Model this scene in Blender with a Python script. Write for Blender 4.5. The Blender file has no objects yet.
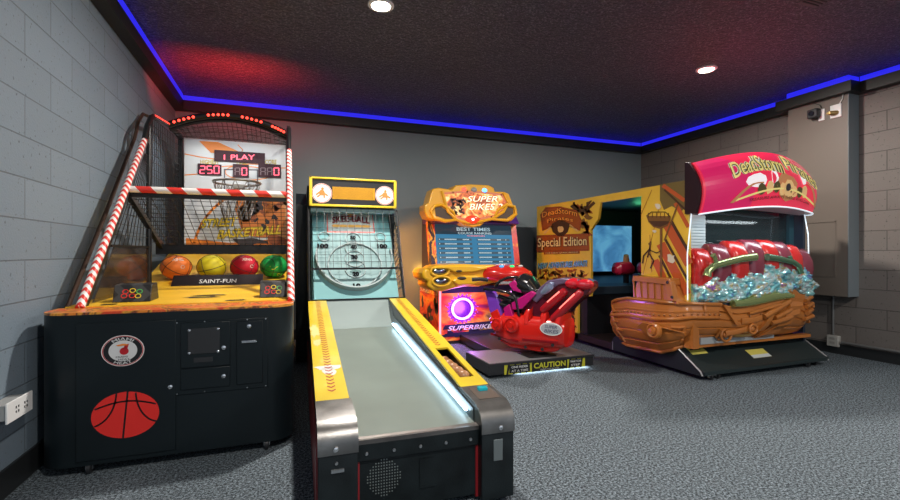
import bpy, math, random
from mathutils import Vector, Matrix, noise
random.seed(7)
PI = math.pi
scene = bpy.context.scene
COL = scene.collection
# ---------------------------------------------------------------- camera calibration
TH = math.radians(20.2); CC, SS = math.cos(TH), math.sin(TH); F = 452.0; H = 1.12
def onX(px, py, X):
    t = (px-450)/F; Z = X/(t*CC+SS); return Vector((X, Z*(CC-t*SS), H+(252-py)/F*Z))
def onY(px, py, Y):
    t = (px-450)/F; Z = Y/(CC-t*SS); return Vector((Z*(t*CC+SS), Y, H+(252-py)/F*Z))
# ---------------------------------------------------------------- materials
MATS = {}
def mat(name, col, rough=0.5, metal=0.0, emit=None, es=0.0, bump=0.0, bscale=60, vary=0.0, vscale=8, coat=0.0, spec=0.5):
    if name in MATS: return MATS[name]
    m = bpy.data.materials.new(name); m.use_nodes = True
    nt = m.node_tree; b = nt.nodes['Principled BSDF']
    b.inputs['Roughness'].default_value = rough; b.inputs['Metallic'].default_value = metal
    b.inputs['Specular IOR Level'].default_value = spec
    b.inputs['Coat Weight'].default_value = coat; b.inputs['Coat Roughness'].default_value = 0.08
    c4 = (*col, 1)
    b.inputs['Base Color'].default_value = c4
    tc = nt.nodes.new('ShaderNodeTexCoord')
    if vary > 0:
        n = nt.nodes.new('ShaderNodeTexNoise'); n.inputs['Scale'].default_value = vscale; n.inputs['Detail'].default_value = 5
        nt.links.new(tc.outputs['Object'], n.inputs['Vector'])
        r = nt.nodes.new('ShaderNodeValToRGB')
        r.color_ramp.elements[0].position = .3; r.color_ramp.elements[1].position = .7
        r.color_ramp.elements[0].color = (*[max(0, x*(1-vary)) for x in col], 1)
        r.color_ramp.elements[1].color = (*[min(1, x*(1+vary)) for x in col], 1)
        nt.links.new(n.outputs['Fac'], r.inputs['Fac']); nt.links.new(r.outputs['Color'], b.inputs['Base Color'])
    if bump > 0:
        n2 = nt.nodes.new('ShaderNodeTexNoise'); n2.inputs['Scale'].default_value = bscale; n2.inputs['Detail'].default_value = 3
        nt.links.new(tc.outputs['Object'], n2.inputs['Vector'])
        bp = nt.nodes.new('ShaderNodeBump'); bp.inputs['Strength'].default_value = bump; bp.inputs['Distance'].default_value = .01
        nt.links.new(n2.outputs['Fac'], bp.inputs['Height']); nt.links.new(bp.outputs['Normal'], b.inputs['Normal'])
    if emit:
        b.inputs['Emission Color'].default_value = (*emit, 1); b.inputs['Emission Strength'].default_value = es
    MATS[name] = m; return m
def art(name, cols, scale=6, rough=.35, emit=0.0, stretch=(1, 1, 1), dist=1.5, stops=None, detail=4):
    """printed artwork: noise mapped through a hard-edged palette"""
    if name in MATS: return MATS[name]
    m = bpy.data.materials.new(name); m.use_nodes = True
    nt = m.node_tree; b = nt.nodes['Principled BSDF']; b.inputs['Roughness'].default_value = rough
    tc = nt.nodes.new('ShaderNodeTexCoord'); mp = nt.nodes.new('ShaderNodeMapping'); mp.inputs['Scale'].default_value = stretch
    n = nt.nodes.new('ShaderNodeTexNoise'); n.inputs['Scale'].default_value = scale; n.inputs['Detail'].default_value = detail
    n.inputs['Distortion'].default_value = dist
    r = nt.nodes.new('ShaderNodeValToRGB'); cr = r.color_ramp
    k = len(cols)
    for i, c in enumerate(cols):
        p = stops[i] if stops else .28+.44*i/(k-1 if k > 1 else 1)
        e = cr.elements[i] if i < 2 else cr.elements.new(p)
        e.position = p; e.color = (*c, 1)
    for a, z in ((tc.outputs['Object'], mp.inputs['Vector']), (mp.outputs['Vector'], n.inputs['Vector']), (n.outputs['Fac'], r.inputs['Fac']), (r.outputs['Color'], b.inputs['Base Color'])):
        nt.links.new(a, z)
    if emit: nt.links.new(r.outputs['Color'], b.inputs['Emission Color']); b.inputs['Emission Strength'].default_value = emit
    MATS[name] = m; return m
def block_mat(name, col, mortar, axis, ph, seam, bump=.5):
    m = bpy.data.materials.new(name); m.use_nodes = True
    nt = m.node_tree; N = nt.nodes.new; L = nt.links.new; b = nt.nodes['Principled BSDF']; b.inputs['Roughness'].default_value = .62
    tc = N('ShaderNodeTexCoord'); sp = N('ShaderNodeSeparateXYZ'); cb = N('ShaderNodeCombineXYZ')
    L(tc.outputs['Object'], sp.inputs[0])
    a1 = N('ShaderNodeMath'); a1.operation = 'SUBTRACT'; a1.inputs[1].default_value = seam-40*.53
    a2 = N('ShaderNodeMath'); a2.operation = 'SUBTRACT'; a2.inputs[1].default_value = ph-10*.2032
    L(sp.outputs[axis], a1.inputs[0]); L(sp.outputs[2], a2.inputs[0]); L(a1.outputs[0], cb.inputs[0]); L(a2.outputs[0], cb.inputs[1])
    br = N('ShaderNodeTexBrick'); br.inputs['Scale'].default_value = 1; br.inputs['Brick Width'].default_value = .53
    br.inputs['Row Height'].default_value = .2032; br.inputs['Mortar Size'].default_value = .0045; br.inputs['Mortar Smooth'].default_value = .4
    br.inputs['Color1'].default_value = (*col, 1); br.inputs['Color2'].default_value = (*[c*.9 for c in col], 1); br.inputs['Mortar'].default_value = (*mortar, 1)
    L(cb.outputs[0], br.inputs['Vector'])
    n = N('ShaderNodeTexNoise'); n.inputs['Scale'].default_value = 90; n.inputs['Detail'].default_value = 4; L(tc.outputs['Object'], n.inputs['Vector'])
    v = N('ShaderNodeTexNoise'); v.inputs['Scale'].default_value = 45; v.inputs['Detail'].default_value = 2; L(tc.outputs['Object'], v.inputs['Vector'])
    pr = N('ShaderNodeValToRGB'); pr.color_ramp.elements[0].position = .26; pr.color_ramp.elements[0].color = (.45, .45, .45, 1); pr.color_ramp.elements[1].position = .36; pr.color_ramp.elements[1].color = (1, 1, 1, 1)
    L(v.outputs['Fac'], pr.inputs['Fac'])
    mx = N('ShaderNodeMix'); mx.data_type = 'RGBA'; mx.blend_type = 'MULTIPLY'; mx.inputs[0].default_value = 1
    L(br.outputs['Color'], mx.inputs[6]); L(pr.outputs['Color'], mx.inputs[7]); L(mx.outputs[2], b.inputs['Base Color'])
    s = N('ShaderNodeMath'); s.operation = 'MULTIPLY_ADD'; s.inputs[1].default_value = -1.6; L(br.outputs['Fac'], s.inputs[0])
    k = N('ShaderNodeMath'); k.operation = 'MULTIPLY'; k.inputs[1].default_value = .5; L(n.outputs['Fac'], k.inputs[0]); L(k.outputs[0], s.inputs[2])
    bp = N('ShaderNodeBump'); bp.inputs['Strength'].default_value = bump; bp.inputs['Distance'].default_value = .006
    L(s.outputs[0], bp.inputs['Height']); L(bp.outputs['Normal'], b.inputs['Normal'])
    return m
def carpet_mat():
    m = bpy.data.materials.new('carpet'); m.use_nodes = True
    nt = m.node_tree; N = nt.nodes.new; L = nt.links.new; b = nt.nodes['Principled BSDF']; b.inputs['Roughness'].default_value = .95; b.inputs['Specular IOR Level'].default_value = .15
    tc = N('ShaderNodeTexCoord'); n = N('ShaderNodeTexNoise'); n.inputs['Scale'].default_value = 78; n.inputs['Detail'].default_value = 7; n.inputs['Roughness'].default_value = .9
    L(tc.outputs['Object'], n.inputs['Vector'])
    r = N('ShaderNodeValToRGB'); e = r.color_ramp.elements
    e[0].position = .43; e[0].color = (.006, .009, .011, 1); e[1].position = .58; e[1].color = (.29, .355, .405, 1)
    x = r.color_ramp.elements.new(.5); x.color = (.080, .095, .109, 1)
    L(n.outputs['Fac'], r.inputs['Fac']); L(r.outputs['Color'], b.inputs['Base Color'])
    return m
def ceiling_mat():
    m = bpy.data.materials.new('ceiling_texture_paint'); m.use_nodes = True
    nt = m.node_tree; N = nt.nodes.new; L = nt.links.new; b = nt.nodes['Principled BSDF']; b.inputs['Roughness'].default_value = .42; b.inputs['Specular IOR Level'].default_value = .6
    b.inputs['Base Color'].default_value = (.075, .078, .082, 1)
    tc = N('ShaderNodeTexCoord'); n = N('ShaderNodeTexNoise'); n.inputs['Scale'].default_value = 34; n.inputs['Detail'].default_value = 6
    L(tc.outputs['Object'], n.inputs['Vector'])
    bp = N('ShaderNodeBump'); bp.inputs['Strength'].default_value = 1; bp.inputs['Distance'].default_value = .03
    L(n.outputs['Fac'], bp.inputs['Height']); L(bp.outputs['Normal'], b.inputs['Normal'])
    n3 = N('ShaderNodeTexNoise'); n3.inputs['Scale'].default_value = 70; n3.inputs['Detail'].default_value = 2; L(tc.outputs['Object'], n3.inputs['Vector'])
    r3 = N('ShaderNodeValToRGB'); e3 = r3.color_ramp.elements; e3[0].position = .54; e3[0].color = (.045, .046, .049, 1); e3[1].position = .74; e3[1].color = (.27, .28, .30, 1)
    L(n3.outputs['Fac'], r3.inputs['Fac']); L(r3.outputs['Color'], b.inputs['Base Color'])
    return m
def stripes(name, c1, c2, scale, direction, duty=.5, chevron=None, rough=.4):
    """two colour tape. direction: vector in object space the stripes repeat along"""
    m = bpy.data.materials.new(name); m.use_nodes = True
    nt = m.node_tree; N = nt.nodes.new; L = nt.links.new; b = nt.nodes['Principled BSDF']; b.inputs['Roughness'].default_value = rough
    tc = N('ShaderNodeTexCoord'); d = N('ShaderNodeVectorMath'); d.operation = 'DOT_PRODUCT'; d.inputs[1].default_value = direction
    L(tc.outputs['Object'], d.inputs[0]); last = d.outputs['Value']
    if chevron:
        sx = N('ShaderNodeVectorMath'); sx.operation = 'DOT_PRODUCT'; sx.inputs[1].default_value = chevron[0]; L(tc.outputs['Object'], sx.inputs[0])
        o = N('ShaderNodeMath'); o.operation = 'SUBTRACT'; o.inputs[1].default_value = chevron[1]; L(sx.outputs['Value'], o.inputs[0])
        ab = N('ShaderNodeMath'); ab.operation = 'ABSOLUTE'; L(o.outputs[0], ab.inputs[0])
        ad = N('ShaderNodeMath'); ad.operation = 'ADD'; L(last, ad.inputs[0]); L(ab.outputs[0], ad.inputs[1]); last = ad.outputs[0]
    k = N('ShaderNodeMath'); k.operation = 'MULTIPLY'; k.inputs[1].default_value = scale; L(last, k.inputs[0])
    f = N('ShaderNodeMath'); f.operation = 'FRACT'; L(k.outputs[0], f.inputs[0])
    g = N('ShaderNodeMath'); g.operation = 'GREATER_THAN'; g.inputs[1].default_value = duty; L(f.outputs[0], g.inputs[0])
    mx = N('ShaderNodeMix'); mx.data_type = 'RGBA'; mx.inputs[6].default_value = (*c1, 1); mx.inputs[7].default_value = (*c2, 1)
    L(g.outputs[0], mx.inputs[0]); L(mx.outputs[2], b.inputs['Base Color'])
    return m
def smoke(name, tint, fac):
    m = bpy.data.materials.new(name); m.use_nodes = True
    nt = m.node_tree; N = nt.nodes.new; L = nt.links.new
    out = nt.nodes['Material Output']; b = nt.nodes['Principled BSDF']; b.inputs['Base Color'].default_value = (*tint, 1); b.inputs['Roughness'].default_value = .08
    t = N('ShaderNodeBsdfTransparent'); mx = N('ShaderNodeMixShader'); mx.inputs[0].default_value = fac
    L(t.outputs[0], mx.inputs[1]); L(b.outputs[0], mx.inputs[2]); L(mx.outputs[0], out.inputs['Surface'])
    return m
BLK = mat('black_laminate', (.007, .012, .015), .36, bump=.04, bscale=300, vary=.15, vscale=3, spec=.3)
BLKM = mat('black_metal', (.015, .015, .016), .35, .3)
DARK = mat('dark_plastic', (.02, .021, .024), .45)
STEEL = mat('brushed_steel', (.55, .56, .58), .28, 1, bump=.08, bscale=200, vary=.2, vscale=14)
CHROME = mat('chrome', (.8, .8, .82), .12, 1)
WHITE = mat('white_plastic', (.75, .76, .76), .4)
YEL = mat('yellow_paint', (.86, .50, .03), .35, vary=.08, vscale=5)
YELR = mat('yellow_rail', (.74, .54, .03), .3, vary=.12, vscale=4, coat=.3)
RED = mat('red_print', (.72, .03, .02), .4)
WIRE = mat('black_wire', (.012, .012, .012), .45)
WHT = mat('white_print', (.82, .82, .8), .4)
BLKP = mat('black_print', (.01, .01, .012), .4)
YELP = mat('yellow_print', (.85, .62, .04), .4)
ORP = mat('orange_print', (.85, .25, .03), .4)
REDLED = mat('red_led', (.5, .0, .0), .4, emit=(1, .05, .03), es=4)
REDSEG = mat('red_segment', (.5, .02, .05), .4, emit=(1, .12, .18), es=2.2)
# ---------------------------------------------------------------- mesh builder
class MB:
    def __init__(s): s.v = []; s.f = []; s.m = []
    def add(s, vs, fs, mi=0):
        o = len(s.v); s.v += [Vector(v) for v in vs]; s.f += [tuple(i+o for i in f) for f in fs]; s.m += [mi]*len(fs); return s
    def box(s, a, b, mi=0):
        (x0, y0, z0), (x1, y1, z1) = a, b
        x0, x1 = sorted((x0, x1)); y0, y1 = sorted((y0, y1)); z0, z1 = sorted((z0, z1))
        return s.add([(x0, y0, z0), (x1, y0, z0), (x1, y1, z0), (x0, y1, z0), (x0, y0, z1), (x1, y0, z1), (x1, y1, z1), (x0, y1, z1)],
                     [(0, 3, 2, 1), (4, 5, 6, 7), (0, 1, 5, 4), (1, 2, 6, 5), (2, 3, 7, 6), (3, 0, 4, 7)], mi)
    def obox(s, c, ax, ay, az, mi=0):
        c, ax, ay, az = map(Vector, (c, ax, ay, az))
        vs = [c+ax*i+ay*j+az*k for k in (-1, 1) for i, j in ((-1, -1), (1, -1), (1, 1), (-1, 1))]
        return s.add(vs, [(0, 3, 2, 1), (4, 5, 6, 7), (0, 1, 5, 4), (1, 2, 6, 5), (2, 3, 7, 6), (3, 0, 4, 7)], mi)
    def bar(s, a, b, w, d=None, up=(0, 0, 1), mi=0):
        a, b = Vector(a), Vector(b); d = d or w; t = (b-a); L = t.length; t.normalize()
        u = Vector(up)
        if abs(u.dot(t)) > .95: u = Vector((0, 1, 0))
        r = t.cross(u).normalized(); u = r.cross(t)
        return s.obox((a+b)/2, r*w/2, u*d/2, t*L/2, mi)
    def prism(s, poly, axis, a0, a1, mi=0):
        def P(p, a): return {'X': (a, p[0], p[1]), 'Y': (p[0], a, p[1]), 'Z': (p[0], p[1], a)}[axis]
        n = len(poly); vs = [P(p, a0) for p in poly]+[P(p, a1) for p in poly]
        fs = [tuple(range(n-1, -1, -1)), tuple(range(n, 2*n))]+[(i, (i+1) % n, n+(i+1) % n, n+i) for i in range(n)]
        return s.add(vs, fs, mi)
    def tube(s, path, r, n=8, closed=False, mi=0, caps=True):
        P = [Vector(p) for p in path]; k = len(P); rings = []; prev = None
        for i, p in enumerate(P):
            if closed: t = P[(i+1) % k]-P[i-1]
            else: t = P[min(i+1, k-1)]-P[max(i-1, 0)]
            t.normalize()
            if prev is None:
                u = Vector((0, 0, 1)) if abs(t.z) < .9 else Vector((1, 0, 0))
                prev = t.cross(u).normalized()
            a = (prev-t*prev.dot(t)).normalized(); prev = a; b = t.cross(a)
            rr = r[i] if isinstance(r, (list, tuple)) else r
            rings.append([p+a*math.cos(2*PI*j/n)*rr+b*math.sin(2*PI*j/n)*rr for j in range(n)])
        vs = [v for q in rings for v in q]; fs = []
        for i in range(k if closed else k-1):
            for j in range(n):
                a = i*n+j; b = i*n+(j+1) % n; c = ((i+1) % k)*n+(j+1) % n; d = ((i+1) % k)*n+j
                fs.append((a, b, c, d))
        if not closed and caps: fs += [tuple(range(n-1, -1, -1)), tuple((k-1)*n+j for j in range(n))]
        return s.add(vs, fs, mi)
    def sphere(s, c, r, nu=20, nv=12, mi=0):
        c = Vector(c); r = r if isinstance(r, (tuple, list)) else (r, r, r)
        vs = [c+Vector((0, 0, -r[2]))]
        for i in range(1, nv):
            a = -PI/2+PI*i/nv
            for j in range(nu):
                b = 2*PI*j/nu; vs.append(c+Vector((r[0]*math.cos(a)*math.cos(b), r[1]*math.cos(a)*math.sin(b), r[2]*math.sin(a))))
        vs.append(c+Vector((0, 0, r[2]))); fs = []
        for j in range(nu): fs.append((0, 1+(j+1) % nu, 1+j)); fs.append((len(vs)-1, len(vs)-1-nu+j, len(vs)-1-nu+(j+1) % nu))
        for i in range(nv-2):
            for j in range(nu):
                a = 1+i*nu+j; b = 1+i*nu+(j+1) % nu; fs.append((a, b, b+nu, a+nu))
        return s.add(vs, fs, mi)
    def lathe(s, prof, o, ax, n=24, mi=0, sc=(1, 1)):
        """prof: list of (radius, height along ax)"""
        o = Vector(o); ax = Vector(ax).normalized(); u = Vector((0, 0, 1)) if abs(ax.z) < .9 else Vector((1, 0, 0))
        a = ax.cross(u).normalized(); b = ax.cross(a)*-1
        vs = [o+ax*h+a*math.cos(2*PI*j/n)*r*sc[0]+b*math.sin(2*PI*j/n)*r*sc[1] for r, h in prof for j in range(n)]
        fs = [(i*n+j, i*n+(j+1) % n, (i+1)*n+(j+1) % n, (i+1)*n+j) for i in range(len(prof)-1) for j in range(n)]
        if prof[0][0] > 1e-4: fs.append(tuple(range(n-1, -1, -1)))
        if prof[-1][0] > 1e-4: fs.append(tuple((len(prof)-1)*n+j for j in range(n)))
        return s.add(vs, fs, mi)
    def grid(s, fn, nu, nv, thick=None, mi=0):
        vs = [Vector(fn(i/nu, j/nv)) for j in range(nv+1) for i in range(nu+1)]; w = nu+1
        fs = [(j*w+i, j*w+i+1, (j+1)*w+i+1, (j+1)*w+i) for j in range(nv) for i in range(nu)]
        if thick is not None:
            k = len(vs); t = Vector(thick); vs += [v+t for v in vs]
            fs += [tuple(reversed([q+k for q in f])) for f in fs[:]]
            edge = [(i, i+1) for i in range(nu)]+[(j*w+nu, (j+1)*w+nu) for j in range(nv)]+[(nv*w+i+1, nv*w+i) for i in range(nu)]+[((j+1)*w, j*w) for j in range(nv)]
            fs += [(b, a, a+k, b+k) for a, b in edge]
        return s.add(vs, fs, mi)
    def loft(s, secs, n=20, p=2.6, mi=0):
        """secs: (centre, half side vector, half up vector); superellipse rings"""
        vs = []
        for c, a, b in secs:
            c, a, b = map(Vector, (c, a, b))
            for j in range(n):
                t = 2*PI*j/n; ct, st = math.cos(t), math.sin(t)
                vs.append(c+a*math.copysign(abs(ct)**(2/p), ct)+b*math.copysign(abs(st)**(2/p), st))
        fs = [(i*n+j, i*n+(j+1) % n, (i+1)*n+(j+1) % n, (i+1)*n+j) for i in range(len(secs)-1) for j in range(n)]
        fs += [tuple(range(n-1, -1, -1)), tuple((len(secs)-1)*n+j for j in range(n))]
        return s.add(vs, fs, mi)
    def face(s, pts, mi=0): return s.add(pts, [tuple(range(len(pts)))], mi)
    def build(s, name, mats, parent=None, label=None, smooth=True, bevel=0, local=False):
        me = bpy.data.meshes.new(name)
        inv = None
        if parent is not None and not local:
            r = parent
            while r.parent: r = r.parent
            inv = (Matrix.Translation(r.location) @ Matrix.Rotation(r.rotation_euler.z, 4, 'Z')).inverted()
        me.from_pydata([(inv @ v) if inv else v for v in s.v], [], s.f)
        for m in (mats if isinstance(mats, (list, tuple)) else [mats]): me.materials.append(m)
        for p, i in zip(me.polygons, s.m): p.material_index = i
        me.validate(); me.update()
        if s.closedish(): fix_normals(me)
        if smooth:
            me.shade_smooth(); me.set_sharp_from_angle(angle=math.radians(38))
        o = bpy.data.objects.new(name, me); COL.objects.link(o)
        if parent is not None: o.parent = parent
        if label: o['label'] = label
        if bevel:
            b = o.modifiers.new('bevel', 'BEVEL'); b.width = bevel; b.segments = 2; b.limit_method = 'ANGLE'; b.angle_limit = math.radians(50)
        return o
    def closedish(s): return True
def fix_normals(me):
    import bmesh
    bm = bmesh.new(); bm.from_mesh(me); bmesh.ops.recalc_face_normals(bm, faces=bm.faces); bm.to_mesh(me); bm.free()
def thing(name, label, cat, loc=(0, 0, 0), rz=0, group=None):
    o = bpy.data.objects.new(name, None); COL.objects.link(o); o.location = loc; o.rotation_euler = (0, 0, rz)
    o.empty_display_size = .1; o['label'] = label; o['category'] = cat
    if group: o['group'] = group
    return o
def tag(o, label, cat, group=None):
    o['label'] = label; o['category'] = cat
    if group: o['group'] = group
    return o
def struct(o): o['kind'] = 'structure'; return o
def textmesh(s, shear=0, weight=.0):
    cu = bpy.data.curves.new('t', 'FONT'); cu.body = s; cu.offset = weight; cu.shear = shear; cu.resolution_u = 3
    o = bpy.data.objects.new('t', cu); COL.objects.link(o)
    dg = bpy.context.evaluated_depsgraph_get(); dg.update()
    me = bpy.data.meshes.new_from_object(o.evaluated_get(dg))
    vs = [v.co.copy() for v in me.vertices]; fs = [tuple(p.vertices) for p in me.polygons]
    bpy.data.objects.remove(o); bpy.data.curves.remove(cu); bpy.data.meshes.remove(me)
    x0 = min(v.x for v in vs); x1 = max(v.x for v in vs); y0 = min(v.y for v in vs); y1 = max(v.y for v in vs)
    return [((v.x-x0)/(x1-x0), (v.y-y0)/(y1-y0)) for v in vs], fs
def quadmap(a, b, c, d):
    """a bottom-left, b bottom-right, c top-right, d top-left"""
    a, b, c, d = map(Vector, (a, b, c, d))
    return lambda u, v: (a*(1-u)+b*u)*(1-v)+(d*(1-u)+c*u)*v
def text(mb, s, fn, mi=0, shear=0, weight=.0):
    vs, fs = textmesh(s, shear, weight)
    mb.add([fn(u, v) for u, v in vs], fs, mi); return mb
SEG = {'0': 'abcdef', '1': 'bc', '2': 'abged', '3': 'abgcd', '4': 'fgbc', '5': 'afgcd', '6': 'afgedc', '7': 'abc', '8': 'abcdefg', '9': 'abcdfg', 'A': 'abcefg'}
def seg7(mb, s, fn, mi=0):
    n = len(s); pos = {'a': (.2, .9, .8, 1), 'g': (.2, .45, .8, .55), 'd': (.2, 0, .8, .1), 'b': (.76, .53, .92, .95), 'c': (.76, .05, .92, .47), 'f': (.08, .53, .24, .95), 'e': (.08, .05, .24, .47)}
    for i, ch in enumerate(s):
        for k in SEG[ch]:
            x0, y0, x1, y1 = pos[k]
            mb.face([fn((i+x0)/n, y0), fn((i+x1)/n, y0), fn((i+x1)/n, y1), fn((i+x0)/n, y1)], mi)
def poly(mb, pts, mp, mi=0): mb.face([mp(*p) for p in pts], mi)
def blob(mb, cx, cy, rx, ry, mp, mi=0, n=18, jag=0.0, rot=0):
    pts = []
    for j in range(n):
        a = 2*PI*j/n; k = 1+jag*(random.random()-.5)*2
        x, y = math.cos(a)*rx*k, math.sin(a)*ry*k
        pts.append((cx+x*math.cos(rot)-y*math.sin(rot), cy+x*math.sin(rot)+y*math.cos(rot)))
    poly(mb, pts, mp, mi)
def ringflat(mb, cx, cy, r0, r1, mp, mi=0, n=36, ry=1.0, a0=0, a1=2*PI):
    for j in range(n):
        a, b = a0+(a1-a0)*j/n, a0+(a1-a0)*(j+1)/n
        q = [(cx+r*math.cos(t), cy+r*math.sin(t)*ry) for r, t in ((r0, a), (r1, a), (r1, b), (r0, b))]
        poly(mb, q, mp, mi)
def arc(cx, cy, r, a0, a1, n=12): return [(cx+r*math.cos(a0+(a1-a0)*i/n), cy+r*math.sin(a0+(a1-a0)*i/n)) for i in range(n+1)]
def stroke(mb, pts, w, mp, mi=0):
    for (x0, y0), (x1, y1) in zip(pts, pts[1:]):
        dx, dy = x1-x0, y1-y0; L = math.hypot(dx, dy) or 1; nx, ny = -dy/L*w/2, dx/L*w/2; ex, ey = dx/L*w*.3, dy/L*w*.3
        poly(mb, [(x0+nx-ex, y0+ny-ey), (x0-nx-ex, y0-ny-ey), (x1-nx+ex, y1-ny+ey), (x1+nx+ex, y1+ny+ey)], mp, mi)

# ================================================================= ROOM
LW, RW, BW, CEIL, FRONT = -1.2, 5.73, 6.12, 2.98, -2.2
carpet = carpet_mat()
struct(MB().box((LW-.15, FRONT, -.1), (RW+.15, BW+.15, 0)).build('floor', carpet, smooth=False))
struct(MB().box((LW-.15, FRONT, CEIL), (RW+.15, BW+.15, CEIL+.1)).build('ceiling', ceiling_mat(), smooth=False))
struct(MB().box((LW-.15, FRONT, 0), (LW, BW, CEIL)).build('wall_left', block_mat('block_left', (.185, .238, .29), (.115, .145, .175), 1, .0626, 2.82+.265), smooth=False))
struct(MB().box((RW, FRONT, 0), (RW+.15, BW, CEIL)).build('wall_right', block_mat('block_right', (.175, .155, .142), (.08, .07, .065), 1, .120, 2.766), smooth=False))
struct(MB().box((LW-.15, BW, 0), (RW+.15, BW+.15, CEIL)).build('wall_back', mat('grey_wall_paint', (.18, .22, .235), .5, bump=.08, bscale=120, vary=.03, vscale=2), smooth=False))
TRIM = mat('charcoal_trim', (.012, .014, .013), .5)
BASE = mat('black_vinyl_base', (.018, .02, .022), .45)
struct(MB().box((LW, FRONT, 0), (LW+.012, BW, .13)).build('baseboard_left', BASE, smooth=False))
struct(MB().box((LW, BW-.012, 0), (RW, BW, .13)).build('baseboard_back', BASE, smooth=False))
struct(MB().box((RW-.015, FRONT, 0), (RW, BW, .11)).build('baseboard_right', BASE, smooth=False))
T0, T1, TD = 2.785, 2.895, .1
BX, BY0, BY1 = 5.56, 3.01, 3.61       # boxed chase on the right wall
struct(MB().box((LW, FRONT, T0), (LW+TD, BW, T1)).build('trim_1', TRIM, smooth=False))
struct(MB().box((LW+TD, BW-TD, T0), (RW-TD, BW, T1)).build('trim_2', TRIM, smooth=False))
struct(MB().prism([(RW, FRONT), (RW, BY0), (RW, BY1), (RW, BW), (RW-TD, BW), (RW-TD, BY1+.09), (BX-.085, BY1+.09), (BX-.085, BY0-.07), (RW-TD, BY0-.07), (RW-TD, FRONT)], 'Z', T0, T1).build('trim_3', TRIM, smooth=False))
BLUE = mat('blue_led_strip', (.02, .02, .3), .4, emit=(.022, .02, .80), es=1.0)
led = thing('led_strip', 'glowing blue light strip above the dark trim along all walls', 'light strip', (LW+.01, 2, 2.93))
MB().box((LW+TD-.012, FRONT, 2.895), (LW+TD-.002, BW-TD-.0, 2.962)).build('light_tape', BLUE, led, smooth=False)
MB().box((LW+.02, BW-.012, 2.90), (RW-.02, BW-.002, 2.976)).build('light_tape', BLUE, led, smooth=False)
MB().box((RW-.012, BY1+.02, 2.90), (RW-.002, BW-.02, 2.976)).build('light_tape', BLUE, led, smooth=False)
MB().box((BX-.012, BY0-.01, 2.90), (BX-.002, BY1+.01, 2.976)).build('light_tape', BLUE, led, smooth=False)
MB().box((RW-.012, FRONT, 2.90), (RW-.002, BY0-.02, 2.976)).build('light_tape', BLUE, led, smooth=False)
for y in (BY0-.004, BY1+.004): MB().box((BX-.01, y-.004, 2.90), (RW-.002, y+.004, 2.976)).build('light_tape', BLUE, led, smooth=False)
# downlights: two in view, two more of the same grid behind the camera
DL = mat('lamp_lens', (1, 1, 1), .4, emit=(1, .86, .66), es=28)
def downlight(x, y, label, power, group=None):
    t = thing('recessed_light', label, 'ceiling light', (x, y, CEIL), group=group)
    MB().lathe([(.098, 0), (.098, -.008), (.072, -.014), (.072, -.002)], (0, 0, 0), (0, 0, 1), 32).build('trim_ring', WHITE, t, local=True)
    MB().lathe([(.071, -.004), (.071, -.008)], (0, 0, 0), (0, 0, 1), 32).build('lens', DL, t, local=True)
    l = bpy.data.lights.new('bulb', 'AREA'); l.shape = 'DISK'; l.size = .14; l.energy = power; l.color = (1, .93, .85)
    o = bpy.data.objects.new('bulb', l); COL.objects.link(o); o.parent = t; o.location = (0, 0, -.02)
    return t
downlight(.687, 3.37, 'round recessed ceiling light above the skee lane, nearer the left wall', 85)
downlight(4.03, 3.41, 'round recessed ceiling light above the pirate cabinet, at right of ceiling', 82)
for x in (.687, 4.03): downlight(x, -.1, 'round recessed ceiling light behind the viewer', 85, 'recessed lights behind the viewer')
v = thing('ceiling_vent', 'small square dark vent flush in the ceiling at upper right', 'vent', (3.69, 2.17, CEIL))
MB().box((-.10, -.10, -.006), (.10, .10, 0)).build('vent_frame', mat('vent_grey', (.12, .12, .12), .5), v, local=True)
vg = MB()
for i in range(6): vg.box((-.085, -.08+.028*i, -.012), (.085, -.07+.028*i, -.005))
vg.build('grille', DARK, v, local=True)
# chase box on right wall
CH = mat('taupe_panel_paint', (.15, .125, .105), .5); CHS = mat('slate_edge_paint', (.17, .20, .22), .45)
ch = thing('wall_chase', 'tall painted box panel fixed high on the right block wall', 'wall panel', (BX, (BY0+BY1)/2, .65))
MB().box((BX, BY0+.0, .647), (RW, BY1, T0)).build('body', CH, ch, smooth=False)
MB().box((BX-.004, BY0-.006, .647), (RW, BY0, T0)).build('edge_strip', CHS, ch, smooth=False)
fr = MB()
for a, b in (((3.12, .86), (3.135, 1.45)), ((3.44, .86), (3.455, 1.45)), ((3.12, .85), (3.455, .865)), ((3.12, 1.445), (3.455, 1.46))): fr.box((BX-.006, a[0], a[1]), (BX, b[0], b[1]))
fr.build('access_frame', CH, ch, smooth=False)
def camera_dev(p0, p1, body, label, kind):
    t = thing('security_camera', label, 'camera', (BX, (p0[0]+p1[0])/2, p0[1]))
    MB().box((BX-.012, p0[0], p0[1]), (BX, p1[0], p1[1])).build('mount_plate', WHITE, t, bevel=.003)
    return t
s1 = thing('security_camera', 'small black camera on white mount, left of two on the wall box', 'camera', (BX, 3.28, 2.62))
MB().box((BX-.012, 3.225, 2.565), (BX, 3.285, 2.69)).build('mount_plate', WHITE, s1, bevel=.004)
MB().box((BX-.085, 3.255, 2.60), (BX-.012, 3.36, 2.70)).build('camera_body', DARK, s1, bevel=.012)
MB().lathe([(.028, 0), (.028, .012), (.02, .012), (.018, .004)], (BX-.085, 3.31, 2.65), (-1, 0, 0), 20).build('camera_lens', mat('lens_glass', (.02, .02, .03), .05), s1)
MB().tube([(BX-.01, 3.25, 2.69), (BX-.01, 3.27, 2.74), (BX-.006, 3.34, T0)], .004, 6).build('cable', WIRE, s1)
s2 = thing('outlet_box', 'white wall plate with brass plug high on the wall box', 'outlet', (BX, 3.12, 2.62))
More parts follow.
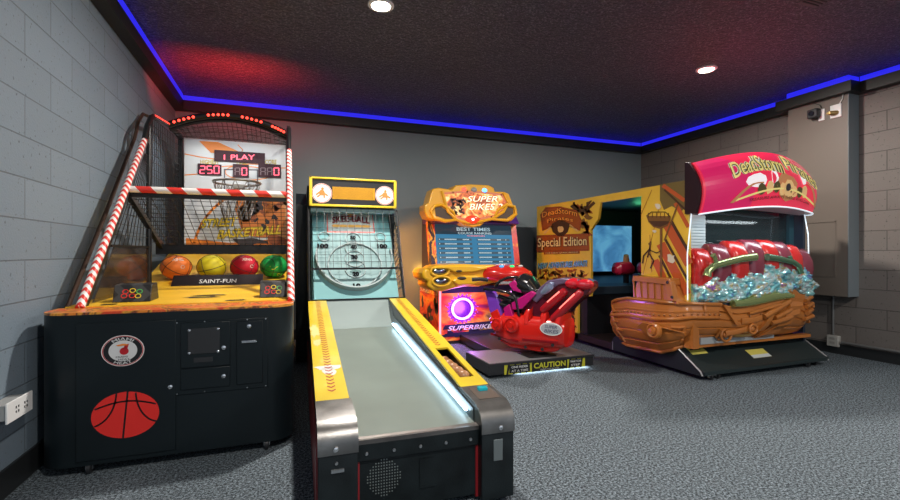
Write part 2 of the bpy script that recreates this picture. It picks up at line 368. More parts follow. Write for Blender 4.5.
MB().box((BX-.014, 3.065, 2.56), (BX, 3.17, 2.70)).build('wall_plate', WHITE, s2, bevel=.004)
MB().loft([((BX-.014, 3.12, 2.61), (0, .035, 0), (0, 0, .025)), ((BX-.06, 3.14, 2.61), (0, .03, 0), (0, 0, .022)), ((BX-.075, 3.15, 2.61), (0, .018, 0), (0, 0, .014))]).build('plug', mat('brass', (.35, .22, .08), .35, .6), s2)
MB().tube([(BX-.012, 3.08, 2.70), (BX-.012, 3.055, 2.74), (BX-.01, 3.05, T0)], .004, 6).build('cable', WHITE, s2)
cd = thing('electrical_conduit', 'grey metal conduit dropping from the wall box and along the skirting', 'conduit', (RW, 3.3, .1))
GP = mat('painted_pipe', (.13, .13, .13), .4)
MB().tube([(RW-.025, 3.23, .647), (RW-.025, 3.23, .207)], .012, 10).build('vertical_pipe', GP, cd)
MB().tube([(RW-.03, 3.15, .135), (RW-.03, 0, .135)], .014, 10).build('horizontal_pipe', GP, cd)
ob = thing('outlet_box', 'beige outlet box low on right wall at the foot of the conduit', 'outlet', (RW, 3.22, .14))
MB().box((RW-.05, 3.17, .08), (RW-.001, 3.28, .20)).build('box_body', mat('beige_plate', (.42, .41, .38), .45), ob, bevel=.004)
mb = MB()
for z in (.11, .155): mb.box((RW-.053, 3.2, z), (RW-.049, 3.25, z+.025))
mb.build('socket', mat('beige_socket', (.3, .29, .27), .5), ob)
# outlet on left wall
o2 = thing('outlet_box', 'grey surface outlet box with white cover low on left block wall', 'outlet', (LW, 2.63, .40))
MB().box((LW, 2.50, .385), (LW+.075, 2.68, .455)).build('box_body', mat('grey_box', (.32, .33, .33), .5), o2, bevel=.004)
MB().box((LW+.075, 2.485, .375), (LW+.083, 2.695, .465)).build('cover_plate', WHITE, o2, bevel=.002)
mb = MB()
for y in (2.55, 2.62):
    for dz in (0, .02): mb.box((LW+.083, y, .405+dz), (LW+.085, y+.006, .415+dz)); mb.box((LW+.083, y+.02, .405+dz), (LW+.085, y+.026, .415+dz))
mb.build('socket', DARK, o2)

# ================================================================= BASKETBALL CABINET
X0, X1 = -1.135, .056
bb = thing('basketball_arcade_machine', 'tall black basketball arcade cabinet with caged hoop, against the left wall', 'arcade machine', (-.52, 4.0, 0))
XL, XR = -1.05, .043
R = .12
front = [(X0, 3.1)]+[(X0+R+R*math.cos(a), 2.75+R+R*math.sin(a)) for a in [PI+PI/2*i/8 for i in range(9)]]+[(X1-R+R*math.cos(a), 2.75+R+R*math.sin(a)) for a in [1.5*PI+PI/2*i/8 for i in range(9)]]+[(X1, 3.1), (X1, 3.45), (X0, 3.45)]
MB().prism(front, 'Z', .05, .805).build('base_cabinet', BLK, bb)
MB().box((X0+.02, 3.45, .05), (X1-.02, 5.62, .80)).build('rear_cabinet', BLK, bb, smooth=False)
TOPART = art('counter_flame_art', [(.75, .2, .03), (.62, .05, .02), (.85, .38, .04), (.1, .02, .02), (.8, .25, .03)], 4, stops=[.3, .44, .5, .57, .62], dist=2.5)
lip = [(x, y) for x, y in front if y < 3.12]+[(X1, 3.0), (X0, 3.0)]
lip = [(X0, 3.0)]+[p for p in front if p[1] <= 2.89]+[(X1, 3.0)]
MB().prism(lip, 'Z', .8055, .817).build('counter_ledge', TOPART, bb)
pf = MB().prism([(3.0, .79), (3.0, .822), (4.27, .842), (4.34, .868), (4.42, .872), (4.52, .878), (4.68, .93), (5.45, 1.13), (5.45, .79)], 'X', X0+.03, X1-.03)
pf.build('playfield', YEL, bb)
# decals on playfield
dk = MB(); mp = lambda x, y: Vector((x, y, .8225+(y-3.0)/1.27*.02+.002))
blob(dk, -.50, 3.30, .11, .06, mp, 0, 14, .35); blob(dk, -.46, 3.40, .11, .035, mp, 0, 14, .3); blob(dk, -.93, 3.06, .05, .03, mp, 0, 12, .4); blob(dk, -.27, 3.06, .06, .03, mp, 0, 12, .4)
blob(dk, -.50, 3.32, .05, .02, mp, 1, 12, .3); blob(dk, -.27, 3.06, .035, .015, mp, 1, 12, .3); blob(dk, -.93, 3.06, .03, .015, mp, 1, 12, .3)
dk.build('playfield_graphic', [mat('brown_print', (.06, .035, .015), .5), YELP], bb, smooth=False)
# sign lip in front of balls
MB().prism([(4.22, .84), (4.33, .925), (4.35, .92), (4.26, .835)], 'X', -.86, -.17).build('name_lip', mat('black_sign', (.012, .008, .008), .35), bb, smooth=False)
t = MB(); text(t, 'SAINT-FUN', quadmap((-.66, 4.2395, .86), (-.38, 4.2395, .86), (-.38, 4.278, .89), (-.66, 4.278, .89)), weight=.01); t.build('lettering', WHT, bb, smooth=False)
# marker boxes
BOXM = stripes('chevron_black', (.015, .015, .016), (.05, .052, .055), 9, (1, 0, .0), .5, ((0, 0, 1), .87))
GRC = mat('green_print', (.1, .5, .12), .4)
for xa, xb in ((-.935, -.745), (-.145, .022)):
    o = MB().prism([(3.14, .826), (3.18, .925), (3.3, .93), (3.34, .826)], 'X', xa, xb).build('speaker_pod', BOXM, bb, bevel=.004)
    g = MB(); xm = (xa+xb)/2; mp = lambda u, v: Vector((xm+u, 3.137+(.04)*(v+.05)/.1, .874+v))
    for k, (cx, cy) in enumerate(((-.035, .012), (-.04, -.012), (0, .018), (0, -.012), (.035, .012), (.03, -.014))):
        ringflat(g, cx, cy, .012, .017, lambda a, b: mp(a, b), (0, 0, 1, 0, 2, 1)[k], 10, .8)
    g.build('lettering', [RED, YELP, GRC], o, smooth=False)
# door
dr = MB().box((-.968, 2.742, .075), (-.535, 2.7505, .762)).build('door', BLK, bb, bevel=.003)
e = MB(); mp = lambda u, v: Vector((-.769+u, 2.7405-.0006*0, .6165+v))
def lay(k): return lambda u, v: Vector((-.769+u, 2.741-.001*k, .6165+v))
ky = .85
ringflat(e, 0, 0, .0, .093, lay(1), 0, 36, ky); ringflat(e, 0, 0, .085, .089, lay(2), 1, 36, ky); ringflat(e, 0, 0, .0, .062, lay(2), 2, 36, ky)
ringflat(e, 0, 0, .062, .084, lay(2), 3, 36, ky)
blob(e, .005, -.002, .02, .019, lay(3), 1, 14); poly(e, [(.0, .01), (.02, .012), (.026, .034), (.008, .03)], lay(3), 1); poly(e, [(-.03, .03), (.0, .036), (.02, .033), (.02, .027), (-.02, .024)], lay(4), 4)
def arct(s, r, a0, a1, hgt, inv=False):
    vs, fs = textmesh(s, weight=.01)
    def fn(u, v):
        a = a0+(a1-a0)*u; rr = r+(hgt*v if not inv else -hgt*v)
        return lay(4)(math.cos(a)*rr, math.sin(a)*rr*ky)
    e.add([fn(u, v) for u, v in vs], fs, 2)
arct('MIAMI', .064, 2.25, .9, .017); arct('HEAT', .082, -2.1, -1.04, .017, True)
text(e, 'MIAMI', lambda u, v: lay(4)(-.03+u*.05, -.035+v*.009), 3); text(e, 'HEAT', lambda u, v: lay(4)(-.02+u*.05, -.048+v*.009), 3)
e.build('team_emblem', [WHT, mat('crimson_print', (.5, .01, .02), .4), mat('offwhite_print', (.7, .7, .7), .4), BLKP, ORP], dr, smooth=False)
g = MB()
def bl(k): return lambda u, v: Vector((-.757+u, 2.741-.001*k, .288+v))
ringflat(g, 0, 0, 0, .147, bl(1), 0, 44, .8)
def cl(pts): return [p for p in pts if (p[0]/.145)**2+(p[1]/.116)**2 <= 1.02]
stroke(g, [(-.012+.02*t, -.116+.232*t) for t in [i/10 for i in range(11)]], .008, bl(2), 1)
stroke(g, cl([(-.15+.30*i/30, .035+.035*math.sin(PI*i/30)-.0*i) for i in range(31)]), .008, bl(2), 1)
stroke(g, cl([(-.148+.108*math.sin(a), -.045+.17*(1-math.cos(a))) for a in [i/20*PI/2 for i in range(21)]]), .008, bl(2), 1)
stroke(g, cl([(.148-.105*math.sin(a), -.05+.17*(1-math.cos(a))) for a in [i/20*PI/2 for i in range(21)]]), .008, bl(2), 1)
g.build('ball_graphic', [mat('mesh_red_print', (.82, .025, .02), .85, bump=.3, bscale=400), BLKP], dr, smooth=False)
def lock(x, y, z, par, r=.011, nm='lock'):
    MB().lathe([(r, 0), (r, .006), (r*.5, .008), (0, .008)], (x, y, z), (0, -1, 0), 14).build(nm, CHROME, par)
lock(-.56, 2.742, .41, dr)
pn = MB().box((-.542, 2.744, .36), (-.083, 2.7505, .752)).build('coin_panel', BLK, bb, bevel=.003)
d1 = MB().box((-.512, 2.735, .503), (-.275, 2.744, .742)).build('coin_door', BLK, bb, bevel=.003)
lock(-.306, 2.735, .60, d1)
MB().box((-.478, 2.731, .575), (-.325, 2.735, .712)).build('cover_plate', DARK, d1, bevel=.002)
for sx in (-.47, -.333):
    for sz in (.583, .704): lock(sx, 2.731, sz, d1, .007, 'screw')
MB().box((-.45, 2.732, .53), (-.36, 2.735, .555)).build('coin_slot', DARK, d1)
d2 = MB().box((-.512, 2.735, .388), (-.275, 2.744, .497)).build('coin_door', BLK, bb, bevel=.003); lock(-.306, 2.735, .445, d2)
d3 = MB().box((-.243, 2.735, .39), (-.11, 2.744, .737)).build('ticket_door', BLK, bb, bevel=.003); lock(-.18, 2.735, .71, d3)
MB().box((-.218, 2.722, .618), (-.142, 2.735, .634)).build('handle', CHROME, d3, bevel=.003)
sc = MB()
for x in (-.53, -.40, -.19, -.095):
    for z in (.368, .745): sc.lathe([(.004, 0), (.003, .003), (0, .003)], (x, 2.744, z), (0, -1, 0), 8)
sc.build('screws', STEEL, pn)
def caster(x, y, par, r=.03, nm='caster'):
    o = MB().box((x-.02, y-.02, r*1.6), (x+.02, y+.02, .055)).box((x-.016, y-.01, r*.8), (x-.012, y+.012, r*2)).box((x+.012, y-.01, r*.8), (x+.016, y+.012, r*2)).build(nm, STEEL, par)
    MB().lathe([(r*.6, -.01), (r, -.008), (r, .008), (r*.6, .01)], (x, y, r), (1, 0, 0), 18).build('wheel', DARK, o)
caster(-.92, 2.775, bb); caster(-.09, 2.775, bb); caster(-.95, 5.4, bb); caster(-.1, 5.4, bb)
# frame: sloping front posts with striped sleeves
SL = Vector((0, 4.2-2.97, 2.03-.82)).normalized()
CHEV = stripes('red_white_chevron', (.70, .04, .03), (.82, .8, .78), 19, (0, SL.y, SL.z), .5, ((1, 0, 0), -1.03-(-.52)))
CHEV2 = stripes('red_white_chevron_right', (.70, .04, .03), (.82, .8, .78), 19, (0, SL.y, SL.z), .5, ((1, 0, 0), .02-(-.52)))
DIAG = stripes('red_white_diagonal', (.72, .04, .03), (.84, .82, .8), 5.2, (1, 0, .9), .5)
for x, m in ((XL+.02, CHEV), (XR, CHEV2)):
    MB().tube([(x, 2.97, .818), (x, 4.17, 2.0)], .0215, 12).build('striped_post_sleeve', m, bb)
    MB().bar((x, 3.02, .818), (x, 4.24, 2.03), .03, .03).build('sloping_post', BLKM, bb)
MB().tube([(XL+.02, 3.76, 1.562), (XR, 3.76, 1.568)], .024, 12).build('striped_crossbar', DIAG, bb)
MB().bar((XL, 3.79, 1.525), (XR, 3.79, 1.53), .03, .03).build('crossbar_support', BLKM, bb)
# upper side frames and rails
for x in (XL+.02, XR):
    MB().tube([(x, 4.30, .86), (x, 4.30, 2.10), (x, 4.33, 2.2), (x, 4.42, 2.26), (x, 4.96, 2.33), (x, 5.5, 2.33)], .02, 10).build('side_frame', BLKM, bb)
    MB().tube([(x, 4.17, 2.0), (x, 4.24, 2.12), (x, 4.36, 2.235)], .02, 10).build('post_elbow', BLKM, bb)
    MB().bar((x, 5.5, 1.0), (x, 5.5, 2.34), .04, .04).build('rear_post', BLKM, bb)
    MB().bar((x, 3.8, 1.53), (x, 4.72, 1.16), .035, .05).build('diagonal_brace', BLKM, bb)
    MB().bar((x, 4.72, 1.16), (x, 5.5, 1.16), .035, .04).build('lower_side_rail', BLKM, bb)
# outer wall-side tube
MB().tube([onX(67, 309, -1.17), onX(109, 205, -1.17), onX(135, 137, -1.17), onX(138, 122, -1.165), onX(143, 114, -1.16), onX(150, 117, -1.12)], .014, 8).build('outer_tube', mat('bronze_tube', (.10, .06, .045), .35, .5), bb)
MB().box((XL-.02, 4.68, 1.10), (XR+.015, 4.76, 1.19)).build('lower_beam', BLKM, bb, smooth=False)
def wires(p, q, r, s, n, m, w=.005):
    """grid of wires on quad p(bl) q(br) r(tr) s(tl)"""
    f = quadmap(p, q, r, s); b = MB()
    for i in range(n+1): b.bar(f(i/n, 0), f(i/n, 1), w)
    for j in range(m+1): b.bar(f(0, j/m), f(1, j/m), w)
    return b
xl, xr = XL+.02, XR
wires((xl, 4.7, 1.17), (xr, 4.7, 1.17), (xr, 3.8, 1.53), (xl, 3.8, 1.53), 17, 13, .004).build('front_net', WIRE, bb, smooth=False)
for x in (xl, xr):
    wires((x, 4.3, 1.2), (x, 5.5, 1.2), (x, 5.5, 2.3), (x, 4.36, 2.24), 18, 17, .004).build('side_net', WIRE, bb, smooth=False)
wires((xl, 3.4, 1.16), (xl, 4.3, 1.16), (xl, 4.3, 1.9), (xl, 4.15, 1.9), 10, 10, .004).build('side_net', WIRE, bb, smooth=False)
wires((xl, 4.96, 2.33), (xr, 4.96, 2.33), (xr, 5.5, 2.33), (xl, 5.5, 2.33), 16, 9, .004).build('top_net', WIRE, bb, smooth=False)
MB().prism([(3.15, .83), (4.28, .83), (4.28, 1.16), (3.5, 1.16)], 'X', xl-.004, xl+.004).build('side_panel', smoke('smoked_acrylic', (.05, .03, .02), .55), bb, smooth=False)
MB().bar((xl, 3.42, 1.16), (xl, 4.3, 1.16), .02, .015).build('side_panel_rail', BLKM, bb)
# arch with LEDs
def archp(u): return Vector((xl+(xr-xl)*u, 4.96, 2.33+.14*(1-(2*u-1)**2)))
ar = MB().tube([archp(i/24) for i in range(25)], .032, 10).tube([archp(i/24)+Vector((0, .05, -.035)) for i in range(25)], .018, 8)
arc_o = ar.build('light_arch', BLKM, bb)
MB().bar((xr, 4.96, 1.9), (xr, 4.96, 2.34), .04, .04).build('arch_post', BLKM, bb)
ledi = 0
for a, b in ((.05, .2), (.32, .48), (.6, .76), (.86, .96)):
    for k in range(5):
        p = archp(a+(b-a)*k/4)+Vector((0, -.032, -.002)); MB().sphere(p, .013, 8, 6).build('led_bulb', REDLED, arc_o)
for j in range(9):
    p = Vector((xl, 4.42+.54*j/9, 2.262+.068*j/9+.018)); 
sl = MB().tube([(xl+.016, 4.42, 2.268), (xl+.016, 4.92, 2.33)], .007, 6).build('led_tube', mat('dim_red_led', (.5, 0, 0), .4, emit=(1, .06, .04), es=2.2), bb)
rl = bpy.data.lights.new('red_lamp', 'AREA'); rl.shape = 'RECTANGLE'; rl.size = .9; rl.size_y = .05; rl.energy = 13; rl.spread = math.radians(150); rl.color = (1, .025, .02)
rlo = bpy.data.objects.new('red_lamp', rl); COL.objects.link(rlo); rlo.parent = bb; rlo.location = Vector((-.5, 4.92, 2.53))-bb.location; rlo.rotation_euler = (math.radians(145), 0, 0)
bl_ = bpy.data.lights.new('board_fill', 'AREA'); bl_.shape = 'RECTANGLE'; bl_.size = .9; bl_.size_y = .05; bl_.energy = 4.5; bl_.color = (.92, .97, 1)  # added light to brighten the backboard
blo = bpy.data.objects.new('board_fill', bl_); COL.objects.link(blo); blo.parent = bb; blo.location = Vector((-.5, 4.98, 2.28))-bb.location; blo.rotation_euler = (math.radians(25), 0, 0)
# net behind arch
an = MB()
for i in range(1, 24):
    p = archp(i/24)+Vector((0, .05, -.03)); an.bar(p, (p.x, p.y+.3, 2.32), .005)
for k in (.3, .6, .9): an.tube([archp(i/24)+Vector((0, .05+.3*k, -.03-(archp(i/24).z-2.33)*k)) for i in range(25)], .003, 4)
an.build('arch_net', WIRE, bb, smooth=False)
# backboard
BY = 5.46
def bp(px, py, k=0): p = onY(px, py, BY); p.y -= .0012*k; return p
WB = mat('backboard_white', (.68, .70, .71), .3, vary=.02)
o_bb = MB().box((onY(184, 140, BY).x, BY+.001, 1.165), (XR-.02, BY+.03, 2.335)).build('backboard', WB, bb, bevel=.004)
L = lambda k: (lambda px, py: bp(px, py, k))
a = MB()
poly(a, [(199, 141), (218, 142), (242, 153), (211, 153)], L(1), 0)
def circ(cx, cy, rx, ry, a0, a1, n=20): return [(cx+rx*math.cos(a0+(a1-a0)*i/n), cy-ry*math.sin(a0+(a1-a0)*i/n)) for i in range(n+1)]
stroke(a, circ(252, 262, 60, 70, PI*.98, PI*.28), 2.6, L(2), 0)
stroke(a, [(185, 154), (200, 157), (214, 159)], 1, L(1), 0); stroke(a, [(185, 175), (198, 174)], 1, L(1), 0)
stroke(a, circ(250, 172, 25, 8, 0, PI*2), .8, L(1), 0); stroke(a, [(238, 145), (243, 150), (240, 154)], .8, L(1), 0); stroke(a, [(280, 168), (291, 168)], 1, L(1), 0)
stroke(a, circ(236, 176, 40, 10, .3, 2.2), .8, L(1), 0)
poly(a, [(186, 238), (230, 243), (288, 238), (288, 246), (186, 246)], L(1), 0)
blob(a, 262, 216, 24, 22, L(3), 2, 22, .08); blob(a, 246, 208, 12, 15, L(3), 2, 14, .1)
poly(a, [(255, 195), (288, 192), (288, 240), (270, 238)], L(2), 3)
random.seed(3)
for k in range(16): blob(a, 245+random.random()*36, 200+random.random()*34, 2+random.random()*4, 1+random.random()*2.5, L(4), random.choice((1, 1, 4)), 9, .5, random.random()*3)
blob(a, 250, 241, 16, 4.5, L(5), 1, 14, .4); blob(a, 276, 240, 9, 6, L(5), 4, 12, .4)
a.build('backboard_graphic', [ORP, mat('charcoal_print', (.05, .04, .045), .5), mat('orange_ball_print', (.70, .22, .05), .5), mat('peach_print', (.75, .35, .15), .5), mat('rust_print', (.35, .1, .04), .5)], o_bb, smooth=False)
tt = MB()
for lay_, mi, w, off in ((6, 0, .06, .6), (7, 1, .03, 0)):
    text(tt, 'STREET', lambda u, v: bp(201+37*u-off*.3+.6*off*u, 228-9*v-2*u+off*(.5-v), lay_), mi, .3, w)
    text(tt, 'BASKETBALL', lambda u, v: bp(217+64*u-off*.3+.6*off*u, 239-9*v-5*u+off*(.5-v), lay_), mi, .3, w)
tt.build('lettering', [mat('dark_outline_print', (.12, .08, .01), .5), YELP], o_bb, smooth=False)
LEDBG = mat('led_dark_panel', (.02, .0, .006), .6, emit=(.3, .0, .04), es=.05)
def disp(x0, y0, x1, y1, nm='score_display'):
    p, q = onY(x0, y1, BY), onY(x1, y0, BY)
    return MB().box((p.x, BY-.016, p.z), (q.x, BY, q.z)).build(nm, LEDBG, o_bb, smooth=False)
def dp(k=0): return lambda px, py: Vector((onY(px, py, BY).x, BY-.018, onY(px, py, BY).z))
D = disp(214.5, 153.5, 265, 161, 'message_display'); m_ = MB(); text(m_, '1 PLAY', lambda u, v: dp()(224+31*u, 160-5*v), weight=.01); m_.build('lettering', REDSEG, D, smooth=False)
for (x0, x1, s, cap, lit) in ((198, 221.5, '250', 'HIGHEST', (0, 1, 2)), (233, 249, 'A0', 'TIME', (1,)), (258.5, 281, 'AA0', 'SCORE', (2,))):
    D = disp(x0, 165, x1, 174.5 if x0 < 230 else 177)
    hi, lo = MB(), MB(); n = len(s)
    for i, c in enumerate(s):
        a_, b_ = x0+1.2+(x1-x0-2.4)*i/n, x0+1.2+(x1-x0-2.4)*(i+1)/n
        seg7(hi if i in lit else lo, c, lambda u, v: dp()(a_+(b_-a_)*u, (174 if x0 < 230 else 175.5)-8*v+(0 if x0 < 230 else .3)))
    hi.build('digits', REDSEG, D, smooth=False)
    if lo.v: lo.build('unlit_digits', mat('unlit_segment', (.22, .15, .16), .4), D, smooth=False)
    c = MB(); xm = (x0+x1)/2; w = 1.35*len(cap)
    text(c, cap, lambda u, v: bp(xm-w+2*w*u, 164.2-4.4*v, 3), weight=.02); c.build('lettering', mat('ochre_print', (.55, .40, .03), .4), o_bb, smooth=False)
b = MB(); stroke(b, [(224.5, 189), (224.5, 169.5), (257.5, 170), (257.5, 189)], 1.3, L(2)); b.build('target_square', mat('grey_print', (.12, .12, .14), .4), o_bb, smooth=False)
# hoop
hc = Vector((-.455, 5.2, 1.845))
hr = .225
hp = MB().tube([hc+Vector((hr*math.cos(t), hr*math.sin(t), 0)) for t in [2*PI*i/36 for i in range(36)]], .012, 8, True)
hp.box((hc.x-.06, hc.y+hr-.02, hc.z-.03), (hc.x+.06, BY, hc.z+.012))
hoop = hp.build('hoop', mat('hoop_steel', (.42, .38, .33), .35, .8), bb)
nn = MB()
for i in range(12):
    for s_ in (1, -1):
        pts = [hc+Vector(((hr*(1-.45*q))*math.cos(2*PI*(i+s_*q*1.5)/12), (hr*(1-.45*q))*math.sin(2*PI*(i+s_*q*1.5)/12), -.38*q)) for q in [j/6 for j in range(7)]]
        nn.tube(pts, .0045, 5)
nn.build('hoop_net', mat('chain_net', (.30, .27, .25), .4, .5), hoop)
# basketballs
def mkball(name_, c, rad, m, label, rot, logo=True, seamc=BLKP):
    t = MB().sphere((0, 0, 0), (rad, rad, rad*.88), 32, 20).build('basketball', m)
    t.location = c; t['label'] = label; t['category'] = 'basketball'; t['group'] = 'basketballs in the trough'
    Rm = Matrix.Rotation(rot[0], 3, 'X') @ Matrix.Rotation(rot[1], 3, 'Y') @ Matrix.Rotation(rot[2], 3, 'Z')
    q = MB()
    def P(v): v = Rm @ Vector(v); return Vector((v.x*rad, v.y*rad, v.z*rad*.88))
    for f in (lambda t: (math.cos(t), math.sin(t), 0), lambda t: (math.cos(t), 0, math.sin(t))): q.tube([P(f(2*PI*i/40)) for i in range(40)], .0028, 5, True)
    for sg in (1, -1):
        q.tube([P(Vector((sg*(.62+.2*math.cos(2*tt_)), math.cos(tt_)*.75, math.sin(tt_)*.75)).normalized()) for tt_ in [2*PI*i/40 for i in range(40)]], .0028, 5, True)
    q.build('seam', seamc, t, local=True)
    return t
ballgrip = dict(bump=.25, bscale=500, spec=.3)
BR = .12
TB = [(-.875, 4.50, mat('ball_orange', (.80, .19, .03), .45, **ballgrip), 'orange basketball in the trough, nearest the left wall', (.3, .6, .2)),
      (-.60, 4.50, mat('ball_yellow', (.66, .55, .02), .45, **ballgrip), 'yellow basketball in the trough between the orange and red ones', (.2, -.3, .4)),
      (-.335, 4.50, mat('ball_red', (.55, .01, .03), .45, **ballgrip), 'red basketball in the trough between the yellow and green ones', (.3, .5, -.3)),
      (-.085, 4.50, mat('ball_green', (.01, .30, .06), .45, **ballgrip), 'green basketball in the trough beside the right striped post', (.5, .2, .8))]
for i, (x, y, m, lb, rt) in enumerate(TB):
    c = Vector((x, y, .882+BR*.88)); o = mkball('basketball', c, BR, m, lb, rt)
    g = MB()
    def sp(u, v, az, el):
        a_, e_ = az+u, el+v; return Vector((math.cos(e_)*math.sin(a_)*BR*1.012, -math.cos(e_)*math.cos(a_)*BR*1.012, math.sin(e_)*BR*.88*1.012))
    az0 = .15 if i != 3 else 0; el = .55 if i != 3 else -.25
    if i != 1:
        text(g, ['XING', '', 'XING', '7'][i], lambda u, v: sp(.9*(u-.3), .3*v, az0, el), weight=.02)
        ringflat(g, .45, -.5, .1, .14, lambda u, v: sp(u, v, az0, el), 0, 14)
        g.build('ball_lettering', mat('pale_print', (.75, .6, .5), .5) if i != 3 else YELP, o, local=True, smooth=False)

# ================================================================= SKEE LANE (local coordinates: x across, y back)
ROT = math.radians(-1.8)
sk = thing('alley_bowling_machine', 'skee ball lane with yellow rails, grey ramp and ringed target', 'arcade machine', (.5505, 1.83, 0), ROT)
HW = .4245
def S(mb, name, m, par=None, **k): return mb.build(name, m, par or sk, local=True, **k)
def rz(y): return .448+(y-.32)/(2.2-.32)*(.70-.448)      # rail top height
def lz(y): return .338+(y-.07)*(.486-.338)/1.9           # lane height
WORN = mat('worn_black', (.008, .012, .014), .35, spec=.3, vary=.5, vscale=7, bump=.1, bscale=150)
# side boards
for sx in (-1, 1):
    x0, x1 = sorted((sx*HW, sx*(HW-.155)))
    prof = [(0, .02), (0, .355), (.012, .385), (.04, .41), (.08, .425), (.32, .44), (.32, .02)]
    o = S(MB().prism(prof, 'X', x0, x1), 'front_post', WORN, bevel=.003)
    cap = [(-.006, .315), (-.006, .358), (.006, .392), (.036, .418), (.08, .434), (.275, .448), (.275, .440), (.08, .426), (.04, .41), (.012, .385), (.001, .355), (.001, .315)]
    c_ = S(MB().prism(cap, 'X', x0-.002, x1+.002), 'steel_cap', mat('cap_steel', (.21, .205, .20), .38, 1, vary=.3, vscale=9, bump=.05, bscale=90))
    MB().lathe([(.012, 0), (.01, .006), (.004, .008), (0, .008)], ((x0+x1)/2+sx*.01, -.006, .338), (0, -1, 0), 14).build('bolt', CHROME, c_, local=True)
    S(MB().box((x0+.004, .32, .02), (x1-.004, 2.25, .30)).prism([(.32, .28), (.32, .430), (2.2, .682), (2.2, .28)], 'X', x0+.004, x0+.02).prism([(.32, .28), (.32, .430), (2.2, .682), (2.2, .28)], 'X', x1-.02, x1-.004), 'rail_body', mat('dark_rail_side', (.02, .024, .027), .3))
    rs = MB().box((x1 if sx < 0 else x0-.012, .045, .02), (x1+.012 if sx < 0 else x0, .2, .32)); S(rs, 'red_edge', mat('dark_red_paint', (.22, .01, .015), .4), smooth=False)
S(MB().box((-HW-.006, .03, .02), (-HW, 2.2, .36)), 'red_edge', mat('dark_red_paint', (.22, .01, .015), .4), smooth=False)
def railtop(x, y, dz=0): return Vector((x, y, rz(y)+dz))
def plate(mb, xa, xb, ya, yb, t=.012):
    vs = [railtop(xa, ya, -t), railtop(xb, ya, -t), railtop(xb, yb, -t), railtop(xa, yb, -t), railtop(xa, ya), railtop(xb, ya), railtop(xb, yb), railtop(xa, yb)]
    mb.add(vs, [(0, 3, 2, 1), (4, 5, 6, 7), (0, 1, 5, 4), (1, 2, 6, 5), (2, 3, 7, 6), (3, 0, 4, 7)])
lr = MB(); plate(lr, -HW, -HW+.15, .27, 2.2); lr_o = S(lr, 'yellow_rail', YELR)
rr = MB(); XA, XB = HW-.15, HW; HA, HB = .40, .86
for q in ((XA, XB, .27, HA), (XA, XB, HB, 2.2), (XA, XA+.035, HA, HB), (XB-.035, XB, HA, HB)): plate(rr, *q)
rr_o = S(rr, 'yellow_rail', YELR)
S(MB().box((XA+.02, HA-.03, .30), (XB-.02, HB+.03, rz(HA)-.05)).box((XA+.026, HA-.005, .3), (XA+.034, HB, rz(HA)-.012)).box((XB-.034, HA-.005, .3), (XB-.026, HB, rz(HA)-.012)), 'ball_return_tray', mat('tray_olive', (.22, .15, .03), .4), label='dark recessed tray holding the lane balls')
for xc, par, y0, y1, n_ in ((-HW+.078, lr_o, .37, 2.15, 44), (XA+.07, rr_o, .9, 2.15, 34)):
    st = MB()
    for i in range(n_):
        y = y0+(y1-y0)*i/(n_-1); z_ = .0015
        for s_ in (-1, 1):
            st.face([railtop(xc, y, z_), railtop(xc+s_*.019, y+.018, z_), railtop(xc+s_*.019, y+.030, z_), railtop(xc, y+.014, z_)], 0)
    st.build('stitch_graphic', mat('stitch_red', (.42, .05, .02), .5), par, local=True, smooth=False)
wp = MB(); random.seed(11)
for (cx, cy, rx, ry) in ((-HW+.075, .68, .07, .03), (-HW+.08, .64, .035, .06), (-HW+.03, 1.35, .03, .13), (-HW+.035, 1.1, .025, .07)):
    blob(wp, cx, cy, rx, ry, lambda x, y: railtop(x, y, .001), 0 if cy < 1 else 1, 20, .3)
wp.build('worn_patch', [mat('worn_white', (.72, .72, .68), .5), mat('worn_pale_yellow', (.75, .60, .25), .5)], lr_o, local=True, smooth=False)
# lane
LX = HW-.155
LM = mat('lane_rubber', (.185, .22, .195), .38, vary=.10, vscale=2.5)
S(MB().prism([(.05, .30), (.05, lz(.05)), (1.97, lz(1.97)), (1.97, .30)], 'X', -LX, LX), 'lane', LM, smooth=False)
rp = [(1.97, lz(1.97)+.001), (2.02, .497), (2.07, .52), (2.12, .56), (2.17, .615), (2.2, .66), (2.225, .70)]
S(MB().prism(rp+[(2.235, .70), (2.235, .3), (1.97, .3)], 'X', -LX, LX), 'ball_hop_ramp', mat('ramp_grey', (.27, .33, .325), .65, spec=.2))
S(MB().box((-LX, .035, .325), (LX, .05, .343)).prism([(.04, .3), (.05, .341), (.072, .3445), (.072, .3)], 'X', -LX, LX), 'lane_edge_strip', mat('dull_edge_metal', (.22, .20, .19), .4, 1, vary=.3), smooth=False)
S(MB().box((-LX, .05, .03), (LX, .1, .30)), 'front_panel', WORN, smooth=False)
S(MB().box((-LX, .036, .255), (LX, .05, .325)), 'front_lip', WORN, bevel=.003)
sb = MB()
for i in range(5): sb.lathe([(.008, 0), (.006, .004), (0, .004)], (-.23+.115*i, .036, .285), (0, -1, 0), 10)
S(sb, 'screws', STEEL)
sp_ = MB()
for i in range(-6, 7):
    for j in range(-6, 7):
        if i*i+j*j < 40: sp_.lathe([(.0032, 0), (.0032, .0015)], (-.155+i*.0115, .05, .17+j*.0125), (0, -1, 0), 6)
S(sp_, 'speaker_grille', mat('grille_grey', (.22, .25, .25), .4, .5))
cdoor = S(MB().box((.0, .046, .1), (.075, .05, .225)).box((.0, .044, .1), (.075, .046, .104)), 'coin_door', WORN)
MB().lathe([(.014, 0), (.012, .008), (0, .01)], (.04, .046, .27), (0, -1, 0), 14).build('lock', CHROME, cdoor, local=True)
